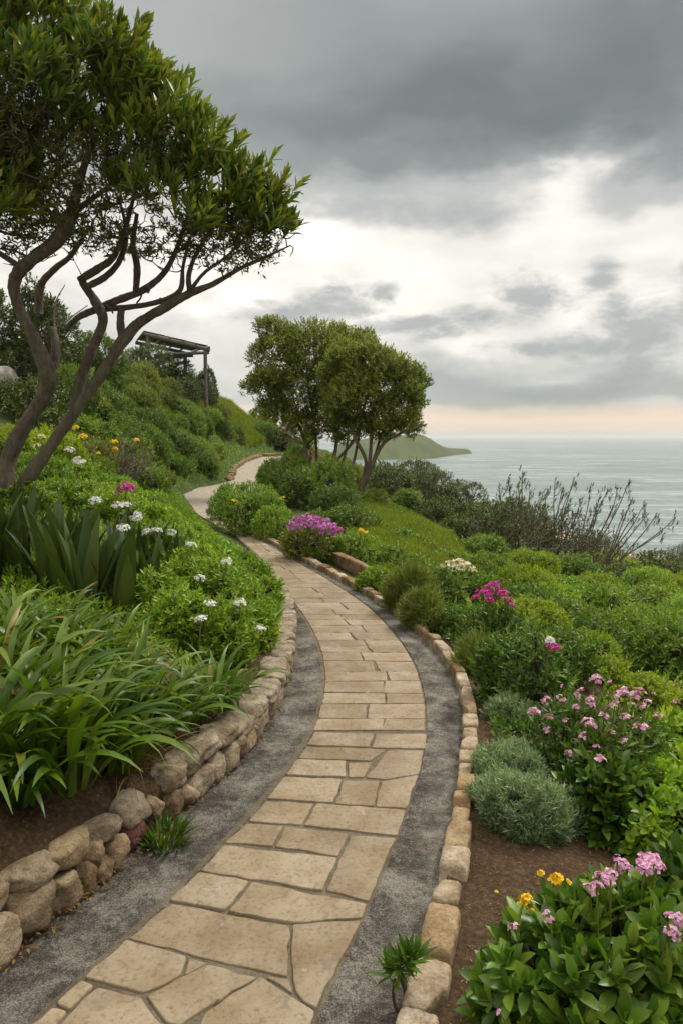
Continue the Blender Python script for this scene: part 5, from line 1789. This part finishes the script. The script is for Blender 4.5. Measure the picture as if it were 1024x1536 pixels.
# drooping palm-like plant with dead leaves
pp = T(462, 742)
dpp = pix(pp)[2]
cab = empty('cabbage_palm', pp, 'small palm-like plant with drooping pale dead leaves under the round-headed trees', 'palm')
s_ = dpp / F
bb = Buf()
bb.add(*tube(spline([np.array([0, 0, -.1]), np.array([.05, 0, 40 * s_]), np.array([0, 0, 75 * s_])], 4), np.full(9, 3.2 * s_), 8))
link('trunk', bb.mesh('trunk', M['twig']), cab)
rgp = np.random.default_rng(5)
n_ = 70
v, f = blades(rgp, np.tile(np.array([[0, 0, 72 * s_]]), (n_, 1)) + rgp.normal(0, .04, (n_, 3)), rgp.uniform(0, 6.28, n_), rgp.uniform(.1, 1.2, n_), rgp.uniform(.4, 1.6, n_), rgp.uniform(35, 62, n_) * s_, np.full(n_, 1.5 * s_), 8, .3)
link('crown', mesh_np('crown', v, f, M['wispy']), cab)
n_ = 26
v, f = blades(rgp, np.tile(np.array([[0, 0, 66 * s_]]), (n_, 1)) + rgp.normal(0, .05, (n_, 3)), rgp.uniform(2.6, 6.6, n_), rgp.uniform(1.6, 2.2, n_), rgp.uniform(.6, 1.0, n_), rgp.uniform(35, 55, n_) * s_, np.full(n_, 1.6 * s_), 8, .3)
link('dead_leaves', mesh_np('dead_leaves', v, f, M['straw']), cab)

# ------------------------------------------------------------------ the slope to the sea
# grassy mound
gpoly = [(545, 850), (520, 800), (500, 770), (550, 752), (590, 765), (640, 790), (690, 832), (705, 850), (700, 880), (640, 880), (600, 875)]
rgg = np.random.default_rng(17)
def grass_patch(name, poly, n, seed, label, L, w, mat='grass'):
    o = scatter(name, poly, n, 'grass', seed, label, mat, 5, .02, L, w, 0, 1.0, .55, .1)
    return o
grass_patch('slope_grass', gpoly, 26000, 19, 'short yellowish green grass on the rounded slope below the trees', .24, .011)
for (px, py, w_, h_, kind, lab) in [(560, 800, 44, 20, 'olive', 'tiny olive tussock high on the grassy slope'), (600, 812, 52, 22, 'hill', 'small green tussock in the middle of the grassy slope'), (640, 832, 56, 22, 'olive', 'olive tussock low on the grassy slope'), (585, 780, 40, 16, 'hill', 'small tussock near the upper rim of the grassy slope'), (625, 800, 36, 14, 'olive', 'flat tussock close to the seaward rim of the grassy slope'), (668, 846, 60, 24, 'hill', 'green tussock at the bottom of the grassy slope')]:
    bush(kind, px, py, w_, h_, lab)
scatter('slope_weeds', gpoly, 7500, 'hill', 95, 'low weeds growing through the short grass of the slope', None, 6, .15, .09, .016)
big = [(720, 1010), (860, 1060), (1020, 1140), (1200, 1100), (1200, 900), (1000, 860), (860, 850), (760, 850), (700, 870), (640, 880)]
scatter('slope_herbs', big, 26000, 'lime', 23, 'low bright green herbs between the bushes on the sea slope', 'bright', 6, .16, .085, .018)
scatter('shoulder_herbs', [(560, 770), (560, 715), (640, 705), (720, 745), (800, 780), (960, 860), (860, 870), (760, 850), (700, 840), (640, 785), (590, 760)], 14000, 'shade', 61, 'dark scrub covering the shoulder of land above the bay', 'hill', 6, .3, .14, .026)
bed_poly = [(700, 1200), (690, 1060), (650, 980), (600, 930), (700, 900), (800, 1000), (900, 1080), (1050, 1150), (1050, 1300), (900, 1220)]
scatter('bed_herbs', bed_poly, 2600, 'dark', 29, 'low green herbs between the shrubs along the kerb', 'dark', 6, .08, .055, .012)
left_poly = [(0, 1190), (0, 760), (120, 740), (270, 745), (420, 900), (420, 970), (380, 990), (300, 1050), (240, 1000), (150, 1150)]
scatter('raised_bed_herbs', left_poly, 9000, 'bright', 31, 'low green herbs between the bushes in the raised bed', 'bright', 7, .09, .06, .012)
for (px, py, w_, h_, kind, lab) in [(606, 764, 60, 34, 'hill', 'small bush on the rim of the grassy slope, nearest the lower round-headed tree'), (650, 788, 74, 40, 'shade', 'dark bush on the rim of the grassy slope, midway down'), (688, 812, 80, 44, 'shade', 'dark bush low on the rim of the grassy slope beside the dry thicket'), (718, 838, 80, 40, 'hill', 'green bush where the grassy slope runs out below the dry thicket')]:
    bush(kind, px, py, w_, h_, lab)
scatter('bank_herbs', [(-40, 1200), (-40, 760), (-40, 660), (-500, 560), (-900, 760), (-900, 1300), (-300, 1350)], 15000, 'bright', 101, 'green herbs covering the bank beyond the raised bed', 'hill', 7, .24, .10, .02)
scatter('garden_herbs', [(1060, 1700), (1040, 1300), (1060, 1120), (1150, 1080), (1700, 1100), (2000, 1400), (1700, 1700)], 13000, 'bright', 103, 'green herbs covering the garden beyond the flowering shrubs', 'bright', 7, .22, .09, .018)
G_S = 'bright green bushes covering the sea slope'
L_S = 'rounded bright green bush in the mass covering the sea slope'
sl_b = []
rr = random.Random(14)
for (py, x0, x1, step, w_, h_) in [(868, 735, 1060, 62, 84, 44), (895, 700, 1080, 66, 92, 52), (925, 745, 1080, 74, 106, 62), (962, 800, 1090, 80, 116, 72), (1005, 890, 1100, 84, 120, 76)]:
    x = x0
    while x < x1:
        sl_b.append((x + rr.uniform(-14, 14), py + rr.uniform(-8, 8), w_ * rr.uniform(.85, 1.25), h_ * rr.uniform(.8, 1.2)))
        x += step
for i, (px, py, w_, h_) in enumerate(sl_b):
    k = rr.random()
    kind = 'lime' if k < .5 else ('bright' if k < .8 else 'hill')
    bush(kind, px, py, w_, h_, {'lime': 'yellow-green bush in the mass of bushes on the sea slope', 'bright': L_S, 'hill': 'darker green bush in the mass of bushes on the sea slope'}[kind], G_S + ', ' + {'lime': 'yellow-green ones', 'bright': 'bright ones', 'hill': 'darker ones'}[kind])
for (px, py, w_, h_, lab) in [(905, 1030, 90, 55, 'low yellow-green hedge bush above the pink-flowered shrub, nearest the kerb'), (965, 1062, 100, 62, 'low yellow-green hedge bush above the pink-flowered shrub, middle of the hedge'), (1025, 1090, 100, 66, 'low yellow-green hedge bush at the photo edge above the pink-flowered shrub')]:
    bush('lime', px, py, w_, h_, lab)
# dark bushes on the shoulder beyond the slope
G_D = 'dark bushes on the shoulder above the bay'
for i, (px, py, w_, h_) in enumerate([(590, 748, 90, 56), (640, 760, 110, 70), (690, 775, 90, 60), (620, 730, 90, 46), (665, 745, 90, 50), (570, 730, 60, 40), (700, 800, 90, 50), (735, 790, 80, 46), (720, 765, 60, 36), (660, 785, 80, 44), (770, 800, 80, 60), (800, 790, 80, 50)]):
    bush('shade', px, py, w_, h_, 'dark evergreen bush on the shoulder of land beyond the grassy slope', G_D)
for (px, py, w_, h_, lab) in [(985, 880, 120, 62, 'dark grey-green bush at the photo edge below the sand cove'), (1045, 870, 90, 66, 'dark bush cut by the photo edge below the sea'), (930, 880, 90, 40, 'dark bush under the slanting twigs of the dry bush'), (880, 845, 80, 50, 'dark bush behind the dry twiggy bushes')]:
    bush('shade', px, py, w_, h_, lab)
# rock outcrop
pr = T(712, 752)
o = empty('rock_outcrop', pr, 'brown rock outcrop at the cliff edge beyond the dark bushes', 'rock')
dd = pix(pr)[2]
for i, (ox, oz, sx_, sz_) in enumerate([(0, .25, 60, 42), (-22, .0, 40, 34), (24, -.1, 36, 24)]):
    st = link('rock', rock_mesh('rock', 970 + i, sx_ * dd / F, sx_ * dd / F, sz_ * dd / F, 2.6, 7, 10, M['rock'], .14), o)
    st.location = (ox * dd / F, 0, oz)

# dry twiggy bushes with leaf tufts at their tips
def dry_bush(px, py, tipspx, label, seed, nfan=70, d=None, spread=60, hgt=70):
    p = T(px, py)
    d = pix(p)[2]
    rg = np.random.default_rng(seed)
    o = empty('dry_bush', p, label, 'shrub')
    b = Buf()
    nodes = [np.zeros((1, 3))]
    tips = []
    for (tx, ty) in tipspx:
        q = W(tx, ty, d + rg.uniform(-.6, .6)) - p
        s0 = np.array([rg.normal(0, .15), rg.normal(0, .15), -.05])
        s = spline([s0, q * np.array([.45, .5, .35]) + rg.normal(0, .08, 3), q * np.array([.8, .8, .75]) + rg.normal(0, .05, 3), q], 4)
        b.add(*tube(s, np.linspace(.034, .014, len(s)), 5))
        nodes.append(s[3:])
        tips.append(q)
    nodes = np.concatenate(nodes)
    extra = []
    for _ in range(int(nfan * 4.2)):
        a_ = rg.normal(.10, .55)
        r_ = rg.uniform(.35, 1.0)
        extra.append(np.array([math.sin(a_) * spread * r_ * d / F * 1.3, rg.normal(0, .5), math.cos(a_) * hgt * r_ * d / F]))
    used = grow_twigs(rg, b, nodes, extra, .009, -.05, 4, .02, 4)
    link('branches', b.mesh('branches', M['drytwig']), o)
    # tufts: some at the main tips, thin scatter low down
    T_ = []
    for q in tips:
        for k in range(8):
            T_.append(q - UP * rg.uniform(-.05, .55) + rg.normal(0, .06, 3))
    for e in extra:
        if rg.uniform() < .35:
            T_.append(e + rg.normal(0, .08, 3))
    T_ = np.array(T_)
    v, f = sprigs(rg, T_, norm(UP + np.array([.25, 0, 0]) + rg.normal(0, .25, T_.shape)), 9, .16, .15, .017, .8, .2)
    link('foliage', mesh_np('foliage', v, f, M['shade']), o)
dry_bush(775, 845, [(783, 706), (776, 728), (762, 722), (748, 735), (795, 735), (810, 745)], 'dry twiggy bush with one tall leafy tip standing above the sea horizon of bushes', 41, 80, None, 60, 95)
dry_bush(820, 850, [(832, 722), (860, 718), (842, 735), (850, 745), (818, 740), (870, 752)], 'dry twiggy bush with two leafy tips, in the middle of the dry thicket', 42, 90, None, 60, 95)
dry_bush(860, 855, [(885, 735), (900, 740), (912, 735), (925, 735), (940, 728), (918, 760), (895, 755)], 'dry twiggy bush with a close fan of leafy tips against the sea', 43, 90, None, 55, 90)
dry_bush(890, 865, [(945, 755), (962, 762), (968, 775), (950, 775), (935, 770), (985, 770), (1010, 778), (990, 800)], 'dry twiggy bush with long bare stems slanting out over the sand cove', 44, 60, None, 60, 70)
dry_bush(735, 835, [(720, 770), (740, 765), (755, 760), (705, 775)], 'grey leafless bush at the landward end of the dry thicket', 45, 120, None, 45, 62)
dry_bush(800, 845, [(790, 760), (815, 765)], 'grey leafless bush in front of the tall leafy tip', 46, 140, None, 60, 75)

# ------------------------------------------------------------------ litter
def litter(name, pts, mat, seed, L, w, label):
    rg = np.random.default_rng(seed)
    P = np.array(pts)
    n = len(P)
    D = np.stack([rg.normal(0, 1, n), rg.normal(0, 1, n), rg.normal(0, .15, n)], 1)
    v, f = leaves(P, D, norm(UP + rg.normal(0, .3, (n, 3))), rg.uniform(.6, 1.2, n) * L, w, P_LEAF, rg.uniform(-.3, .3, n), .5)
    return tag(link(name, mesh_np(name, v, f, M[mat])), label, None, None, 'stuff')
rgl = np.random.default_rng(3)
pts = []
for _ in range(230):
    y_ = rgl.choice([rgl.uniform(2.6, 6.5), rgl.uniform(2.8, 4.2)])
    pts.append((float(xA(y_)) + abs(rgl.normal(0, .025)) + .0, y_, .016 + rgl.uniform(0, .012)))
litter('fallen_leaves', pts, 'dead', 51, .035, .007, 'dry orange fallen leaves along the foot of the stone wall')
pts = []
for _ in range(70):
    y_ = rgl.uniform(2.4, 8.5)
    k_ = rgl.choice([rgl.uniform(0, .12), rgl.uniform(.9, 1.0), rgl.uniform(0, 1)])
    pts.append((float(xA(y_)) * (1 - k_) + float(xD(y_)) * k_, y_, .013))
litter('path_litter', pts, 'dead', 53, .03, .006, 'a few dry leaves lying on the paving and in the gutters')
pts = []
for _ in range(1800):
    y_ = rgl.uniform(2.3, 6.5)
    x_ = float(xD(y_)) + .16 + rgl.uniform(0, 1.3)
    pts.append((x_, y_, float(H(x_, y_)) + .006))
for _ in range(2200):
    y_ = rgl.uniform(2.4, 6.8)
    x_ = float(xA(y_)) - .22 - abs(rgl.normal(0, .35))
    pts.append((x_, y_, float(H(x_, y_)) + .008))
litter('soil_litter', pts, 'straw', 52, .022, .0022, 'dry twigs and leaf crumbs on the bare soil')

# ------------------------------------------------------------------ flowers last: they stand clear of the leaves
bpy.context.view_layer.update()
for fn, a_, k_ in _later:
    fn(*a_, **k_)

# ------------------------------------------------------------------ sea air
hm = bpy.data.materials.new('sea_air')
hm.use_nodes = True
ht = NT(hm.node_tree)
ht.n.clear()
ho = ht.new('ShaderNodeOutputMaterial')
hv_ = ht.new('ShaderNodeVolumePrincipled')
hv_.inputs['Color'].default_value = (.92, .95, .95, 1)
hv_.inputs['Density'].default_value = .00013
hv_.inputs['Anisotropy'].default_value = .2
ht.l.new(hv_.outputs[0], ho.inputs['Volume'])
X, Y0, Y1, Z0, Z1 = 45000.0, -60.0, 26000.0, -36.0, 26.0
hvv = np.array([(x, y, z) for z in (Z0, Z1) for y in (Y0, Y1) for x in (-X, X)])
hz = link('haze', mesh_np('haze', hvv, np.array([[0, 2, 3, 1], [4, 5, 7, 6], [0, 1, 5, 4], [1, 3, 7, 5], [3, 2, 6, 7], [2, 0, 4, 6]]), hm, False))
tag(hz, None, None, None, 'stuff')
